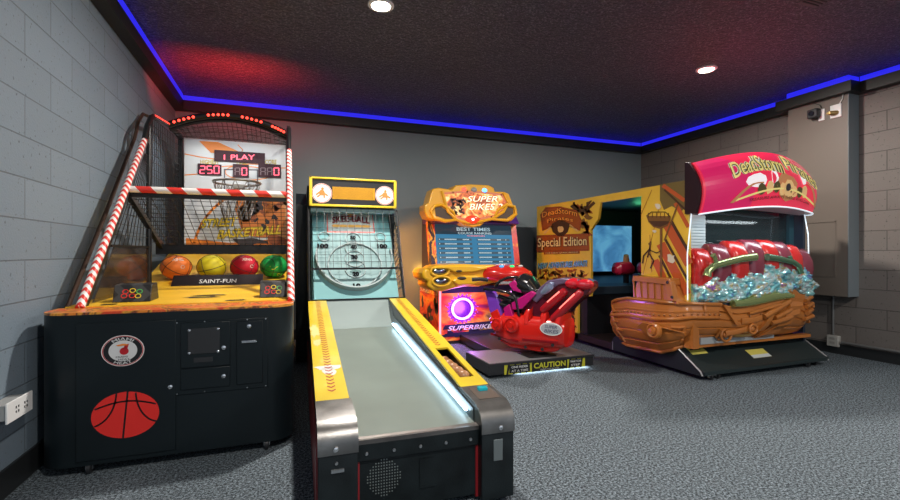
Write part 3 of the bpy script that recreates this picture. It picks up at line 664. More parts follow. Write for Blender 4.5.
S(MB().box((HW-.10, -.004, .19), (HW-.055, .001, .285)), 'switch_plate', mat('grey_plate', (.16, .19, .2), .35, .4), bevel=.008)
S(MB().box((-HW+.05, -.008, .245), (-HW+.10, .0, .257)).lathe([(.008, 0), (.006, .006), (0, .006)], (-HW+.07, 0, .28), (0, -1, 0), 10), 'ticket_slot', STEEL)
o = MB(); o.prism([(.10, .434), (.10, .438), (.25, .4485), (.25, .443)], 'X', HW-.125, HW-.02); po = S(o, 'button_panel', mat('brown_panel', (.10, .075, .06), .4))
MB().obox((HW-.068, .205, .452), (.024, 0, 0), (0, .014, .0013), (0, 0, .009)).build('start_button', mat('teal_button', (.0, .25, .30), .3, emit=(0, .5, .6), es=.25), po, local=True, bevel=.004)
LEDW = mat('white_led_strip', (.6, .8, 1), .4, emit=(.55, .80, 1), es=9)
S(MB().tube([(LX-.014, .16, lz(.16)+.030), (LX-.014, 1.93, lz(1.93)+.030)], .008, 8), 'led_strip', LEDW, label='glowing white light strip along the right edge of the lane')
S(MB().prism([(.1, lz(.1)), (.1, lz(.1)+.06), (1.98, lz(1.98)+.085), (2.2, .68), (2.2, .5), (1.97, lz(1.97))], 'X', LX-.004, LX+.004), 'inner_kick_board', mat('slate_board', (.06, .08, .09), .3), smooth=False)
for i in range(5):
    b = MB().sphere((0, 0, 0), .0355, 20, 14).build('wooden_ball', mat('maple_ball', (.42, .20, .09), .35, vary=.3, vscale=30))
    p = Matrix.Rotation(ROT, 3, 'Z') @ Vector(((XA+XB)/2, HA+.058+i*.085, rz(HA)-.05+.036)); b.location = Vector((.5505, 1.83, 0))+p
    tag(b, ['brown wooden ball in the rail tray, nearest the blue button', 'brown wooden ball second from the blue button in the tray', 'brown wooden ball in the middle of the rail tray', 'brown wooden ball second from the far end of the tray', 'brown wooden ball at the far end of the rail tray'][i], 'ball', 'wooden balls in the lane return tray')
# target housing
S(MB().box((-HW, 2.72, .02), (-HW+.03, 3.35, 1.76)).box((HW-.03, 2.72, .02), (HW, 3.35, 1.76)).box((-HW, 3.30, .02), (HW, 3.35, 1.76)).prism([(2.95, .02), (3.35, .02), (3.35, 1.72), (3.22, 1.74), (2.95, 1.60)], 'X', -HW-.105, -HW).box((-HW, 2.24, .02), (HW, 3.3, .60)), 'housing', BLK, smooth=False)
CY = mat('target_cyan', (.20, .41, .43), .75, spec=.2)
t0 = Vector((0, 2.25, .705)); tv = Vector((0, .62, .88)); tn = Vector((0, -.88, .62)).normalized(); TW = .375
board = S(MB().add([Vector((-TW, 0, 0))+t0, Vector((TW, 0, 0))+t0, Vector((TW, 0, 0))+t0+tv, Vector((-TW, 0, 0))+t0+tv]+[Vector((x, 0, 0))+t0+tv*k-tn*.02 for x, k in ((-TW, 0), (TW, 0), (TW, 1), (-TW, 1))], [(0, 1, 2, 3), (7, 6, 5, 4), (0, 4, 5, 1), (1, 5, 6, 2), (2, 6, 7, 3), (3, 7, 4, 0)]), 'target_board', CY, smooth=False)
def tp(x, t, k=0.0): return t0+tv*t+Vector((x, 0, 0))+tn*k
TL = tv.length
RING = mat('ring_pale', (.33, .40, .41), .6, spec=.3)
def ringwall(cx, ct, r, hgt, th=.008, a0=0, a1=2*PI, n=40, nm='score_ring', low=None, m=RING):
    b = MB(); full = abs(a1-a0-2*PI) < 1e-3; pts = []
    for i in range(n+(0 if full else 1)):
        a = a0+(a1-a0)*i/n; pts.append(a)
    vs = []
    for a in pts:
        for rr_, k in ((r, -.004), (r, hgt), (r-th, hgt), (r-th, -.004)):
            vs.append(tp(cx+rr_*math.cos(a), ct+rr_*math.sin(a)/TL, k))
    m_ = len(pts); fs = []
    for i in range(m_ if full else m_-1):
        j = (i+1) % m_
        for q in range(4): fs.append((i*4+q, i*4+(q+1) % 4, j*4+(q+1) % 4, j*4+q))
    b.add(vs, fs); return S(b, nm, m)
ringwall(0, .40, .355, .065, .012, PI*.93, PI*2.07)
ringwall(0, .33, .25, .022, .01)
pf_ = MB(); ringflat(pf_, 0, .40, 0, .35, lambda x, t: tp(x, t, .0012), 0, 40, 1/TL); S(pf_, 'ring_floor', mat('ring_floor_pale', (.27, .40, .41), .7, spec=.2), smooth=False)
HOLE = mat('hole_teal', (.05, .14, .14), .6)
rim = MB()
for cx, ct, r in ((0, .29, .098), (0, .395, .092), (0, .505, .082), (0, .61, .075), (-.27, .635, .055), (.27, .635, .055)):
    ringwall(cx, ct, r, .012, .006, nm='score_cup')
    hl = MB(); ringflat(hl, cx, ct-.028, 0, r*.55, lambda x, t: tp(x, t, .002), 0, 20, .42/TL); S(hl, 'cup_hole', HOLE, smooth=False)
nb = MB()
for s_, cx, ct, w, h_ in (('10', 0, .115, .07, .05), ('20', 0, .235, .06, .045), ('30', 0, .41, .06, .045), ('40', 0, .52, .06, .045), ('50', 0, .625, .055, .04), ('100', -.285, .53, .10, .05), ('100', .275, .53, .10, .05)):
    text(nb, s_, lambda u, v: tp(cx-w/2+w*u, ct-h_/2+h_*v, .012), 0, weight=.06)
nb.build('score_numbers', mat('matt_black_print', (.01, .01, .012), .9, spec=.1), board, local=True, smooth=False)
sg = MB()
def sgp(k): return lambda x, t: tp(x, t, k)
poly(sg, [(-.245, .68), (.225, .68), (.225, .945), (-.245, .945)], sgp(.004), 0)
stroke(sg, [(-.235, .69), (.215, .69), (.215, .935), (-.235, .935), (-.235, .69)], .008, sgp(.006), 1)
text(sg, 'SKEE-BALL', lambda u, v: tp(-.19+.37*u, .785+.078*v+.02*math.sin(PI*u), .009), 2, weight=.03)
0 and text(sg, 'SKEE-BALL', lambda u, v: tp(-.187+.364*u, .780+.077*v+.02*math.sin(PI*u), .011), 3, weight=.0)
poly(sg, [(-.18, .745), (.17, .745), (.19, .76), (.17, .775), (-.18, .775), (-.2, .76)], sgp(.007), 4)
blob(sg, -.01, .885, .03, .022, sgp(.007), 4, 10, .3); stroke(sg, [(-.05, .86), (-.02, .88), (.02, .87), (.05, .885)], .012, sgp(.008), 1)
sg.build('name_sign', [mat('matt_white_print', (.6, .62, .6), .9, spec=.1), mat('matt_red_print', (.7, .05, .04), .9, spec=.1), mat('maroon_sign_print', (.22, .02, .03), .9, spec=.1), mat('tan_print', (.50, .18, .10), .9, spec=.1), mat('amber_print', (.8, .40, .10), .9, spec=.1)], board, local=True, smooth=False)
# side cheeks of target
for sx in (-1, 1):
    S(MB().prism([(2.22, .62), (2.30, .68), (2.95, 1.56), (3.0, 1.56), (3.0, .62)], 'X', sx*TW, sx*(TW+.012)), 'target_cheek', CY, smooth=False)
MW = .402
mq = S(MB().box((-MW, 2.54, 1.545), (MW, 2.95, 1.805)), 'marquee_box', BLK, smooth=False)
my = 2.54
def M_(k): return lambda x, z: Vector((x, my-.0015*k, z))
MB().box((-MW-.008, my-.02, 1.545), (MW+.008, my, 1.568)).box((-MW-.008, my-.02, 1.80), (MW+.008, my, 1.82)).box((-MW-.008, my-.02, 1.545), (-MW+.02, my, 1.82)).box((MW-.02, my-.02, 1.545), (MW+.008, my, 1.82)).build('yellow_frame', YELR, mq, local=True, bevel=.006)
q = MB(); poly(q, [(-.39, 1.565), (.39, 1.565), (.39, 1.80), (-.39, 1.80)], M_(1), 0)
for cx in (-.295, .295):
    ringflat(q, cx, 1.67, 0, .092, M_(2), 1, 32); ringflat(q, cx, 1.67, .083, .088, M_(3), 2, 32)
    # small running figure mark
    stroke(q, [(cx-.05, 1.655), (cx-.02, 1.68), (cx+.01, 1.675), (cx+.05, 1.65)], .014, M_(3), 3); stroke(q, [(cx-.04, 1.635), (cx-.01, 1.66), (cx+.02, 1.655), (cx+.02, 1.63)], .012, M_(3), 3)
    ringflat(q, cx, 1.675, 0, .026, M_(4), 3, 14); ringflat(q, cx+.005, 1.712, 0, .013, M_(4), 3, 12)
q.build('marquee_face', [BLKP, WHT, RED, mat('caramel_print', (.65, .25, .05), .5)], mq, local=True, smooth=False)
dd = MB(); poly(dd, [(-.20, 1.62), (.20, 1.62), (.20, 1.735), (-.20, 1.735)], M_(3), 0)
for i in range(38):
    x = -.195+.01*i; 
    poly(dd, [(x, 1.622), (x+.002, 1.622), (x+.002, 1.733), (x, 1.733)], M_(4), 1)
for j in range(11):
    z = 1.628+.01*j; poly(dd, [(-.2, z), (.2, z), (.2, z+.002), (-.2, z+.002)], M_(4.5), 1)
dd.build('dot_display', [mat('amber_led', (.5, .25, .0), .5, emit=(1, .50, .02), es=.35), mat('amber_dark', (.25, .10, .0), .5)], mq, local=True, smooth=False)
S(MB().box((-HW+.03, 2.56, 1.50), (HW-.03, 2.95, 1.534)), 'marquee_soffit', mat('soffit_teal', (.2, .34, .36), .4), smooth=False)
# ball net in front
b_, t_ = (2.32, .97), (2.56, 1.53)
wires((-HW+.015, *b_), (HW-.015, *b_), (HW-.015, *t_), (-HW+.015, *t_), 12, 9, .0036).build('ball_net', WIRE, sk, local=True, smooth=False)
S(MB().bar((-HW, *b_), (HW, *b_), .018), 'net_bar', BLKM)
for sx in (-1, 1):
    x = sx*(HW-.008)
    S(MB().tube([(x, 2.20, .70), (x, 2.32, .97), (x, 2.56, 1.53)], .011, 8), 'side_frame', BLKM)
    arcp = [(2.24, .72), (2.34, .92), (2.44, 1.12), (2.53, 1.28), (2.60, 1.38), (2.66, 1.42), (2.70, 1.38), (2.71, 1.2), (2.71, .75)]
    S(MB().tube([(x, *p) for p in arcp], .008, 8), 'arch_frame', BLKM)
    lt = MB()
    for i in range(12):
        z = .78+.055*i; yl = 2.26+(z-.75)/.66*.34
        lt.bar((x, yl, z+.03), (x, 2.71, z-.08), .006)
    for k in range(5): yy = 2.34+.08*k; lt.bar((x, yy, .74), (x, yy, .92+(yy-2.34)*1.75), .005)
    S(lt, 'side_lattice', mat('lattice_wire', (.3, .26, .2), .4, .4), smooth=False)
S(MB().box((-HW, 2.215, .695), (HW, 2.245, .708)), 'ramp_edge', BLKM, smooth=False)
for x in (-.36, .36):
    for y in (.15, 3.2): S(MB().lathe([(.025, 0), (.025, .02)], (x, y, 0), (0, 0, 1), 14), 'foot', DARK)
S(MB().box((.05, 3.352, 1.27), (.40, 3.74, 1.285)).box((.05, 3.352, 1.12), (.40, 3.40, 1.27)).box((.04, 3.352, .9), (.055, 4.1, 1.285)), 'glow_cutoff_box', BLK, smooth=False)  # added box, shaped to cut off the orange glow on the back wall
S(MB().box((.08, 3.41, 1.13), (.37, 3.425, 1.24)), 'added_glow_strip', mat('added_glow_strip', (1, .5, .05), .4, emit=(1, .46, .04), es=3), smooth=False)
al = bpy.data.lights.new('added_wall_glow', 'AREA'); al.shape = 'RECTANGLE'; al.size = .28; al.size_y = .06; al.energy = 48; al.color = (1, .33, .0)  # added source for the orange glow on the back wall
ao = bpy.data.objects.new('added_wall_glow', al); COL.objects.link(ao); ao.parent = sk; ao.location = (.25, 3.44, 1.19); ao.rotation_euler = (math.radians(82), 0, math.radians(-22))
tl = bpy.data.lights.new('target_lamp', 'AREA'); tl.shape = 'RECTANGLE'; tl.size = .6; tl.size_y = .06; tl.energy = .7; tl.color = (.85, 1, 1)
to = bpy.data.objects.new('target_lamp', tl); COL.objects.link(to); to.parent = sk; to.location = (0, 2.60, 1.495); to.rotation_euler = (math.radians(-12), 0, 0)
# ================================================================= MOTORBIKE CABINET
mc = thing('racing_arcade_machine', 'motorbike racing cabinet with yellow winged marquee and red ride-on bike', 'arcade machine', (2.3, 4.8, 0))
SUN = art('sunset_art', [(.03, .01, .06), (.28, .02, .09), (.70, .05, .03), (.85, .22, .03), (.88, .45, .06), (.05, .02, .06)], 2.4, stops=[.25, .36, .44, .52, .6, .72], dist=1.0, stretch=(1, 1, 2.2))
MB().box((1.77, 5.15, .04), (2.82, 6.02, .70)).build('cabinet_body', SUN, mc, smooth=False)
MB().box((1.79, 5.16, 0), (2.80, 6.0, .045)).build('cabinet_foot', DARK, mc, smooth=False)
MB().box((1.755, 5.13, .03), (1.775, 5.155, .68)).build('neon_edge', mat('pink_neon', (.8, .2, .2), .4, emit=(1, .20, .22), es=2.6), mc, smooth=False)
f = MB(); FR = lambda k: (lambda x, z: Vector((x, 5.15-.0015*k, z)))
poly(f, [(1.775, .62), (2.82, .62), (2.82, .70), (1.775, .70)], FR(1), 3)
cx, cz = 2.055, .425
pts = []
for j in range(44):
    a_ = 2*PI*j/44; r_ = .205 if j % 2 else .17; pts.append((cx+r_*math.cos(a_), cz+r_*.9*math.sin(a_)))
poly(f, pts, FR(2), 0); ringflat(f, cx, cz, 0, .155, FR(3), 1, 36, .9)
random.seed(5)
for k in range(46):
    a_ = random.random()*2*PI; r_ = .15+random.random()*.075; blob(f, cx+r_*math.cos(a_), cz+r_*.9*math.sin(a_), .006, .004, FR(4), 2, 5)
for (x0, z0, x1, z1) in ((1.80, .20, 2.82, .235), (1.80, .11, 2.6, .13)): poly(f, [(x0, z0-.02), (x1, z0), (x1-.05, z1+.03), (x0+.03, z1)], FR(2), 3)
for k in range(14): blob(f, 1.82+k*.07, .10+.1*random.random(), .05, .02, FR(3), 3, 9, .6)
f.build('front_graphic', [mat('violet_print', (.25, .02, .30), .35), mat('deep_violet_print', (.05, .005, .09), .3), mat('lilac_glow_print', (.6, .25, .8), .3, emit=(.6, .2, 1), es=.8), mat('indigo_print', (.02, .015, .05), .35)], mc, smooth=False)
MB().lathe([(.118, .0), (.118, .012), (.146, .012), (.146, .0)], (cx, 5.146, cz), (0, -1, 0), 40, sc=(1, .92)).build('light_ring', mat('violet_led_ring', (.6, .3, 1), .4, emit=(.62, .30, 1), es=3.2), mc)
t = MB(); text(t, 'SUPERBIKES 2', lambda u, v: FR(6)(1.86+.74*u, .165+.055*v), shear=.3, weight=.015); t.build('lettering', WHT, mc, smooth=False)
t = MB(); SD = lambda k: (lambda y, z: Vector((1.77-.0015*k, y, z)))
text(t, 'SUPERBIKES 2', lambda u, v: SD(2)(6.0-.75*u, .585-.0*u+.055*v), shear=.2, weight=.015); t.build('side_lettering', WHT, mc, smooth=False)
t = MB()
for k in range(15): blob(t, 5.25+.65*random.random(), .12+.36*random.random(), .1, .045, SD(1), random.choice((0, 0, 1)), 9, .55, random.random()*3)
t.build('side_graphic', [mat('navy_splash_print', (.02, .02, .06), .4), mat('blue_splash_print', (.06, .09, .22), .4)], mc, smooth=False)
# upper body & screen
MB().prism([(5.30, .66), (6.02, .66), (6.02, 1.62), (5.62, 1.62), (5.44, .93)], 'X', 1.80, 2.94).build('upper_body', mat('navy_cabinet', (.03, .02, .06), .4), mc, smooth=False)
def scr(u, v, k=0): # tilted screen plane
    return Vector((1.745+1.27*u, 5.43+.13*v-.003*k, .93+.585*v))
so = MB().add([scr(0, 0), scr(1, 0), scr(1, 1), scr(0, 1)]+[p+Vector((0, .1, 0)) for p in (scr(0, 0), scr(1, 0), scr(1, 1), scr(0, 1))], [(0, 1, 2, 3), (7, 6, 5, 4), (0, 4, 5, 1), (1, 5, 6, 2), (2, 6, 7, 3), (3, 7, 4, 0)]).build('screen_bezel', art('drip_art', [(.65, .03, .06), (.75, .08, .04), (.85, .45, .04), (.02, .01, .03)], 5, stops=[.3, .46, .56, .6], stretch=(1, 1, .5)), mc, smooth=False)
SCM = mat('blue_screen', (.01, .03, .06), .12, emit=(.04, .20, .36), es=.9)
q = MB(); sq = lambda k: (lambda u, v: scr(u, v, k))
poly(q, [(.065, .03), (.935, .03), (.935, .97), (.065, .97)], sq(1), 0); poly(q, [(.065, .72), (.935, .72), (.935, .97), (.065, .97)], sq(2), 1)
q.build('screen', [SCM, mat('dark_blue_screen', (.01, .02, .03), .12, emit=(.03, .06, .09), es=.6)], so, smooth=False)
q = MB(); WS = 0
for j in range(6):
    v = .08+.1*j
    for (a_, b_) in ((.09, .46), (.52, .90)): poly(q, [(a_, v), (b_, v), (b_, v+.05), (a_, v+.05)], sq(3), 2)
    for (a_, b_) in ((.10, .12), (.16, .30), (.36, .44), (.53, .68), (.75, .80), (.85, .87)):
        n_ = max(1, int((b_-a_)/.012))
        for k in range(n_): poly(q, [(a_+.012*k, v+.012), (a_+.012*k+.008, v+.012), (a_+.012*k+.008, v+.038), (a_+.012*k, v+.038)], sq(4), 0)
text(q, 'BEST TIMES', lambda u, v: scr(.30+.38*u, .80+.08*v, 4), 0, weight=.02); text(q, 'COURSE RANKING', lambda u, v: scr(.31+.38*u, .725+.05*v, 4), 0, weight=.01); text(q, 'CHAMPION', lambda u, v: scr(.41+.2*u, .675+.03*v, 4), 1, weight=.01)
q.build('screen_text', [mat('pale_screen_text', (.2, .3, .35), .2, emit=(.45, .65, .75), es=.7), mat('red_screen_text', (.4, .1, .1), .2, emit=(.9, .2, .15), es=.7), mat('slate_screen_row', (.02, .04, .06), .2, emit=(.03, .07, .1), es=.7)], so, smooth=False)
MB().prism([(5.40, 1.50), (5.55, 1.48), (5.9, 1.5), (5.9, 1.66), (5.50, 1.62)], 'X', 1.77, 2.99).build('marquee_neck', mat('purple_plastic', (.10, .03, .25), .35), mc, bevel=.01)
# marquee: winged frame
MY = 5.38
def mk(pts, k=0): return [(onY(x, y, MY).x, onY(x, y, MY).z) for x, y in pts]
outer = [(432, 189), (438, 188), (451, 190), (455, 185.5), (470, 184.5), (488, 185.5), (493, 188), (494, 192), (503, 192), (508, 194), (512, 205), (516, 208), (516.5, 215), (511, 221), (500, 221), (492, 219), (484, 222), (480, 226), (472, 227.5), (463, 225), (458, 221), (448, 222), (436, 221), (427, 218), (424, 212), (424, 205), (428, 203), (430, 195)]
MB().prism(mk(outer), 'Y', MY-.03, MY+.22).build('marquee_frame', mat('amber_plastic', (.84, .42, .02), .3, coat=.4), mc, bevel=.012)
face = [(442, 194), (452, 193), (466, 192), (484, 193), (500, 195), (505, 204), (500, 212), (490, 217), (478, 219), (466, 220), (453, 217), (447, 210)]
mo = MB().prism(mk(face), 'Y', MY-.038, MY-.02).build('marquee_face', art('marquee_glow_art', [(.25, .06, .03), (.70, .16, .05), (.90, .45, .10), (.95, .70, .35)], 7, emit=.45, stops=[.34, .45, .54, .64]), mc, smooth=False)
ol = MB(); fk = mk(face+[face[0]]); 
stroke(ol, fk, .026, lambda x, z: Vector((x, MY-.040, z))); ol.build('marquee_border', mat('salmon_trim', (.8, .25, .12), .35), mo, smooth=False)
for w_ in ([(434, 208), (440, 207), (450, 213), (453, 219), (444, 219), (435, 216)], [(506, 207), (512, 209), (512, 214), (505, 219), (493, 218), (498, 212)]):
    MB().prism(mk(w_), 'Y', MY-.034, MY-.028).build('wing_recess', mat('brown_recess', (.09, .06, .04), .4), mc, smooth=False)
for rp_, rr2 in (([(434, 206), (441, 205), (452, 212), (455, 220), (444, 221.5), (433, 218), (430, 211)], .022), ([(505, 205), (513, 207), (514.5, 214), (506, 220.5), (491, 219.5), (497, 210)], .022), ([(441, 191), (447, 212), (456, 220), (466, 223), (478, 222), (491, 219), (502, 212), (507, 203), (502, 193)], .02)):
    P3 = [onY(x, y, MY) for x, y in rp_]; P3 = [Vector((p.x, MY-.04, p.z)) for p in P3]
    MB().tube(P3, rr2, 8, closed=len(rp_) < 8).build('marquee_ridge', mat('amber_plastic', (.84, .42, .02), .3), mc)
for (px, py, rr_, m_, nm) in ((464, 189.5, .035, REDLED, 'red_lamp'), (474, 190, .042, mat('grey_speaker', (.3, .3, .3), .4), 'speaker'), (484.5, 190.5, .035, mat('blue_led', (0, .1, .6), .3, emit=(.1, .3, 1), es=4), 'blue_lamp')):
    c = onY(px, py, MY-.03); MB().sphere(c, (rr_, .02, rr_*.85), 16, 10).build(nm, m_, mc)
c = onY(472.5, 219.5, MY-.05)
MB().sphere(c, (.10, .02, .055), 20, 10).build('lower_lamp', mat('ruby_lamp', (.6, .03, .01), .2, emit=(1, .08, .03), es=.6), mc)
MB().sphere(c+Vector((0, -.018, 0)), (.02, .01, .016), 12, 8).build('lamp_bulb', mat('white_hot_lamp', (1, .8, .7), .3, emit=(1, .8, .7), es=3), mc)
q = MB()
MQ = lambda px, py, k=0: Vector((onY(px, py, MY).x, MY-.041-.001*k, onY(px, py, MY).z))
for (s_, x0, x1, yb, h_) in (('SUPER', 466, 496, 202, 5.5), ('BIKES 2', 468, 501, 210, 6)):
    text(q, s_, lambda u, v: MQ(x0+(x1-x0)*u, yb-h_*v, 1), 0, .25, .05); text(q, s_, lambda u, v: MQ(x0+(x1-x0)*u, yb-h_*v, 2), 1, .25, .01)
random.seed(9)
for k in range(14): blob(q, 451+random.random()*13, 200+random.random()*13, 3, 1.6, lambda a, b: MQ(a, b, 1), 2, 9, .6, random.random()*3)
q.build('lettering', [mat('brick_print', (.5, .08, .02), .4), mat('cream_glow_print', (.9, .85, .7), .4, emit=(1, .9, .6), es=.8), mat('bike_shadow_print', (.10, .04, .03), .4)], mo, smooth=False)
# dashboard fairings
DY = 5.0
def yl(pts, w0, w1, nm, m_, par=mc, bev=.012):
    return MB().prism([(onY(x, y, DY).x, onY(x, y, DY).z) for x, y in pts], 'Y', w0, w1).build(nm, m_, par, bevel=bev)
AMB = mat('fairing_yellow', (.84, .46, .025), .3)
Yd = lambda px, py, y: onY(px, py, DY)+Vector((0, y-DY, 0))
def dsec(px, pyc, hx, hy, yc, hyy):
    c = onY(px, pyc, DY); k = 5.3/452
    return (Vector((c.x, yc, c.z)), (0, hyy, 0), (0, 0, hy*k))
fo = yl([(420, 273), (423, 268), (430, 268.5), (434, 266), (446, 264.5), (462, 264), (486, 265), (500, 265), (517, 264), (519, 272), (510, 278), (488, 283), (476, 286), (462, 286), (452, 288), (440, 291), (430, 290), (425, 286), (426, 281), (421, 279)], 4.90, 5.34, 'yellow_fairing', AMB, mc, .035)
fo.modifiers[0].segments = 4
for pts_ in ([(425, 268), (440, 265), (470, 265), (484, 268), (470, 272), (452, 273), (444, 269)], [(448, 280), (458, 275), (472, 275), (484, 279), (470, 284), (454, 285)]):
    yl(pts_, 4.86, 4.95, 'fairing_ridge', AMB, fo, .018)
fo2 = MB()
for (px, py, w_) in ((439, 271, 8), (440.5, 281, 8)):
    c = onY(px, py, 4.92); k = 5.2/452
    fo2.sphere((c.x, 4.895, c.z), (w_*k, .04, 3.4*k), 20, 12)
fo2.build('headlamp', mat('dark_chrome', (.35, .4, .5), .12, 1), fo)
for (px, py, rx) in ((439, 271, 9.5), (440.5, 281, 9.5)):
    c = onY(px, py, 4.92); k = 5.2/452
    MB().tube([Vector((c.x+rx*k*math.cos(a_), 4.885, c.z+4.8*k*math.sin(a_))) for a_ in [2*PI*i/28 for i in range(28)]], .014, 8, True).build('headlamp_rim', AMB, fo)
for (px, py, rx, ry) in ((457, 271, 4, 1.5), (460, 278, 5.5, 2)):
    c = onY(px, py, 4.93); k = 5.2/452; MB().sphere((c.x, 4.87, c.z), (rx*k, .02, ry*k), 16, 8).build('vent', mat('vent_brown', (.06, .04, .03), .3), fo)
ro = MB().loft([(Vector((2.20, 4.98, .85)), (0, .05, 0), (0, 0, .03)), (Vector((2.27, 4.96, .86)), (0, .15, 0), (0, 0, .08)), (Vector((2.45, 4.94, .87)), (0, .22, .02), (0, 0, .10)), (Vector((2.70, 4.94, .87)), (0, .22, .02), (0, 0, .10)), (Vector((2.86, 5.0, .84)), (0, .15, 0), (0, 0, .06)), (Vector((2.93, 5.02, .83)), (0, .06, 0), (0, 0, .03))], 22, 2.3).build('red_instrument_pod', mat('gloss_red', (.62, .02, .015), .22, coat=.5), mc)
for (x, y, m_) in ((2.42, 4.78, mat('blue_button', (.05, .3, .6), .3, emit=(.1, .5, 1), es=.8)), (2.56, 4.78, mat('green_button', (.0, .5, .15), .3, emit=(.0, 1, .3), es=.8)), (2.68, 4.79, mat('white_button', (.7, .7, .7), .3))):
    MB().sphere((x, y+.03, .95), (.032, .02, .014), 14, 8).build('button', m_, ro)
# platform
RUB = mat('platform_tread', (.20, .20, .21), .4, bump=.2, bscale=120)
pl = MB().box((1.69, 3.61, .03), (2.80, 4.14, .13)).build('ride_platform', DARK, mc, bevel=.004)
MB().box((1.70, 3.62, .13), (2.79, 4.13, .136)).build('tread_mat', RUB, pl, bevel=.002)
MB().box((2.02, 4.14, .02), (2.56, 5.16, .11)).build('platform_neck', BLKM, mc, bevel=.004)
MB().bar((1.69, 3.60, .125), (2.80, 3.60, .125), .012, .02).build('front_trim', DARK, pl)
q = MB(); CF = lambda k: (lambda x, z: Vector((x, 3.606-.0015*k, z)))
poly(q, [(1.84, .028), (2.70, .028), (2.70, .115), (1.84, .115)], CF(1), 1); poly(q, [(1.89, .036), (2.10, .036), (2.10, .107), (1.89, .107)], CF(2), 0); poly(q, [(2.52, .036), (2.66, .036), (2.66, .107), (2.52, .107)], CF(2), 0)
for k in range(13):
    x = 1.86+.065*k; poly(q, [(x, .028), (x+.02, .028), (x+.036, .115), (x+.016, .115)], CF(1.6), 0)
poly(q, [(2.12, .03), (2.50, .03), (2.50, .113), (2.12, .113)], CF(2), 0)
text(q, 'CAUTION', lambda u, v: CF(3)(2.14+.34*u, .055+.052*v), 1, weight=.03)
text(q, 'MIND YOUR STEP', lambda u, v: CF(3)(2.21+.2*u, .036+.012*v), 2); text(q, 'ONE RIDER', lambda u, v: CF(3)(1.91+.17*u, .078+.02*v), 2, weight=.02); text(q, 'AT A TIME', lambda u, v: CF(3)(1.91+.17*u, .044+.02*v), 2, weight=.02)
text(q, 'WATCH', lambda u, v: CF(3)(2.53+.12*u, .078+.02*v), 2, weight=.02); text(q, 'STEP', lambda u, v: CF(3)(2.54+.1*u, .044+.02*v), 2, weight=.02)
q.build('lettering', [BLKP, mat('hazard_yellow', (.62, .60, .04), .4), WHT], pl, smooth=False)
# underglow below the platform
MB().box((2.0, 3.66, .022), (2.78, 3.70, .030)).build('underglow_strip', mat('underglow', (.8, .9, 1), .4, emit=(.8, .92, 1), es=14), pl, smooth=False)
# the bike
W35 = math.radians(35); BD = Vector((math.sin(W35), -math.cos(W35), 0)); BN = Vector((-math.cos(W35), -math.sin(W35), 0)); B0 = Vector((2.3, 3.85, 0)); UPV = Vector((0, 0, 1))
def B(u, n, z): return B0+BD*u+BN*n+UPV*z
def bk(px, py, off=0):
    t = (px-450)/F; r0, r1 = t*CC+SS, CC-t*SS; x0, y0 = B0.x+off*BN.x, B0.y+off*BN.y
    det = r0*(-BD.y)+BD.x*r1; Z = (x0*(-BD.y)+BD.x*y0)/det; u = (r0*y0-r1*x0)/det
    return B(u, off, H+(252-py)/F*Z)
GRED = mat('hot_red', (.68, .018, .012), .2, coat=.4); BGL = mat('gloss_black', (.012, .012, .014), .18, coat=.6)
def bsec(u, z, hw, hh, n0=0, tilt=0): return (B(u, n0, z), BN*hw, UPV*hh+BD*tilt)
eng = MB().loft([bsec(-.42, .40, .06, .05), bsec(-.40, .39, .12, .10), bsec(-.34, .385, .16, .14), bsec(-.2, .365, .175, .165), bsec(-.02, .36, .18, .165), bsec(.16, .365, .18, .16), bsec(.28, .375, .175, .15), bsec(.345, .37, .15, .13), bsec(.36, .38, .11, .08)], 28, 3.2)
eo = eng.build('engine_block', GRED, mc)
for (u, z, r_) in ((-.32, .41, .066), (-.16, .42, .074)):
    MB().lathe([(r_, .0), (r_, .045), (r_*.82, .06), (r_*.78, .05), (r_*.4, .055), (r_*.35, .07), (0, .07)], B(u, .15, z), BN, 26).build('engine_cover', GRED, eo)
MB().loft([bsec(-.34, .24, .08, .03), bsec(-.2, .21, .13, .035), bsec(.1, .205, .14, .035), bsec(.24, .22, .12, .035), bsec(.28, .235, .1, .02)], 20, 3).build('sump', GRED, eo)
for (u0, u1) in ((-.02, .05), (.11, .19), (.24, .31)):
    MB().loft([bsec((u0+u1)/2, .48, (.175), .03), bsec((u0+u1)/2+.01, .55, .165, .03), bsec((u0+u1)/2+.02, .60, .12, .02)], 14, 4).build('engine_fin', GRED, eo)
fin = MB()
for u, z in ((-.02, .5), (.15, .5), (.29, .5)):
    fin.loft([(B(u, .02, z-.06), BN*.165, BD*.035), (B(u+.005, .02, z+.03), BN*.15, BD*.05), (B(u+.01, .02, z+.075), BN*.12, BD*.03)], 16, 3)
fin.build('top_lugs', GRED, eo)
for (u, z) in ((-.40, .52), (-.30, .535), (-.12, .53)):
    MB().sphere(B(u, .13, z-.08), (.03, .03, .035), 14, 10).build('bolt_boss', GRED, eo)
MB().bar(B(-.05, .176, .29), B(.30, .172, .30), .012, .02).bar(B(-.42, .13, .30), B(-.1, .172, .265), .012, .02).build('engine_seam', mat('deep_red', (.25, .005, .01), .3), eo)
for (u, z) in ((-.30, .27), (-.02, .22), (.15, .22), (.25, .27)):
    MB().lathe([(.016, 0), (.014, .008), (0, .01)], B(u, .172, z), BN, 12).build('screw', DARK, eo)
ec = bk(551, 329, .19)
def em(k): return lambda u, v: ec+BD*u+UPV*v+BN*(.002*k)
q = MB(); ringflat(q, 0, 0, 0, .108, em(1), 1, 30, .55); ringflat(q, 0, 0, 0, .098, em(2), 0, 30, .5)
text(q, 'SUPER', lambda u, v: em(3)(-.06+.12*u, .005+.03*v), 2, .2, .02); text(q, 'BIKES', lambda u, v: em(3)(-.065+.14*u, -.036+.032*v), 2, .2, .02)
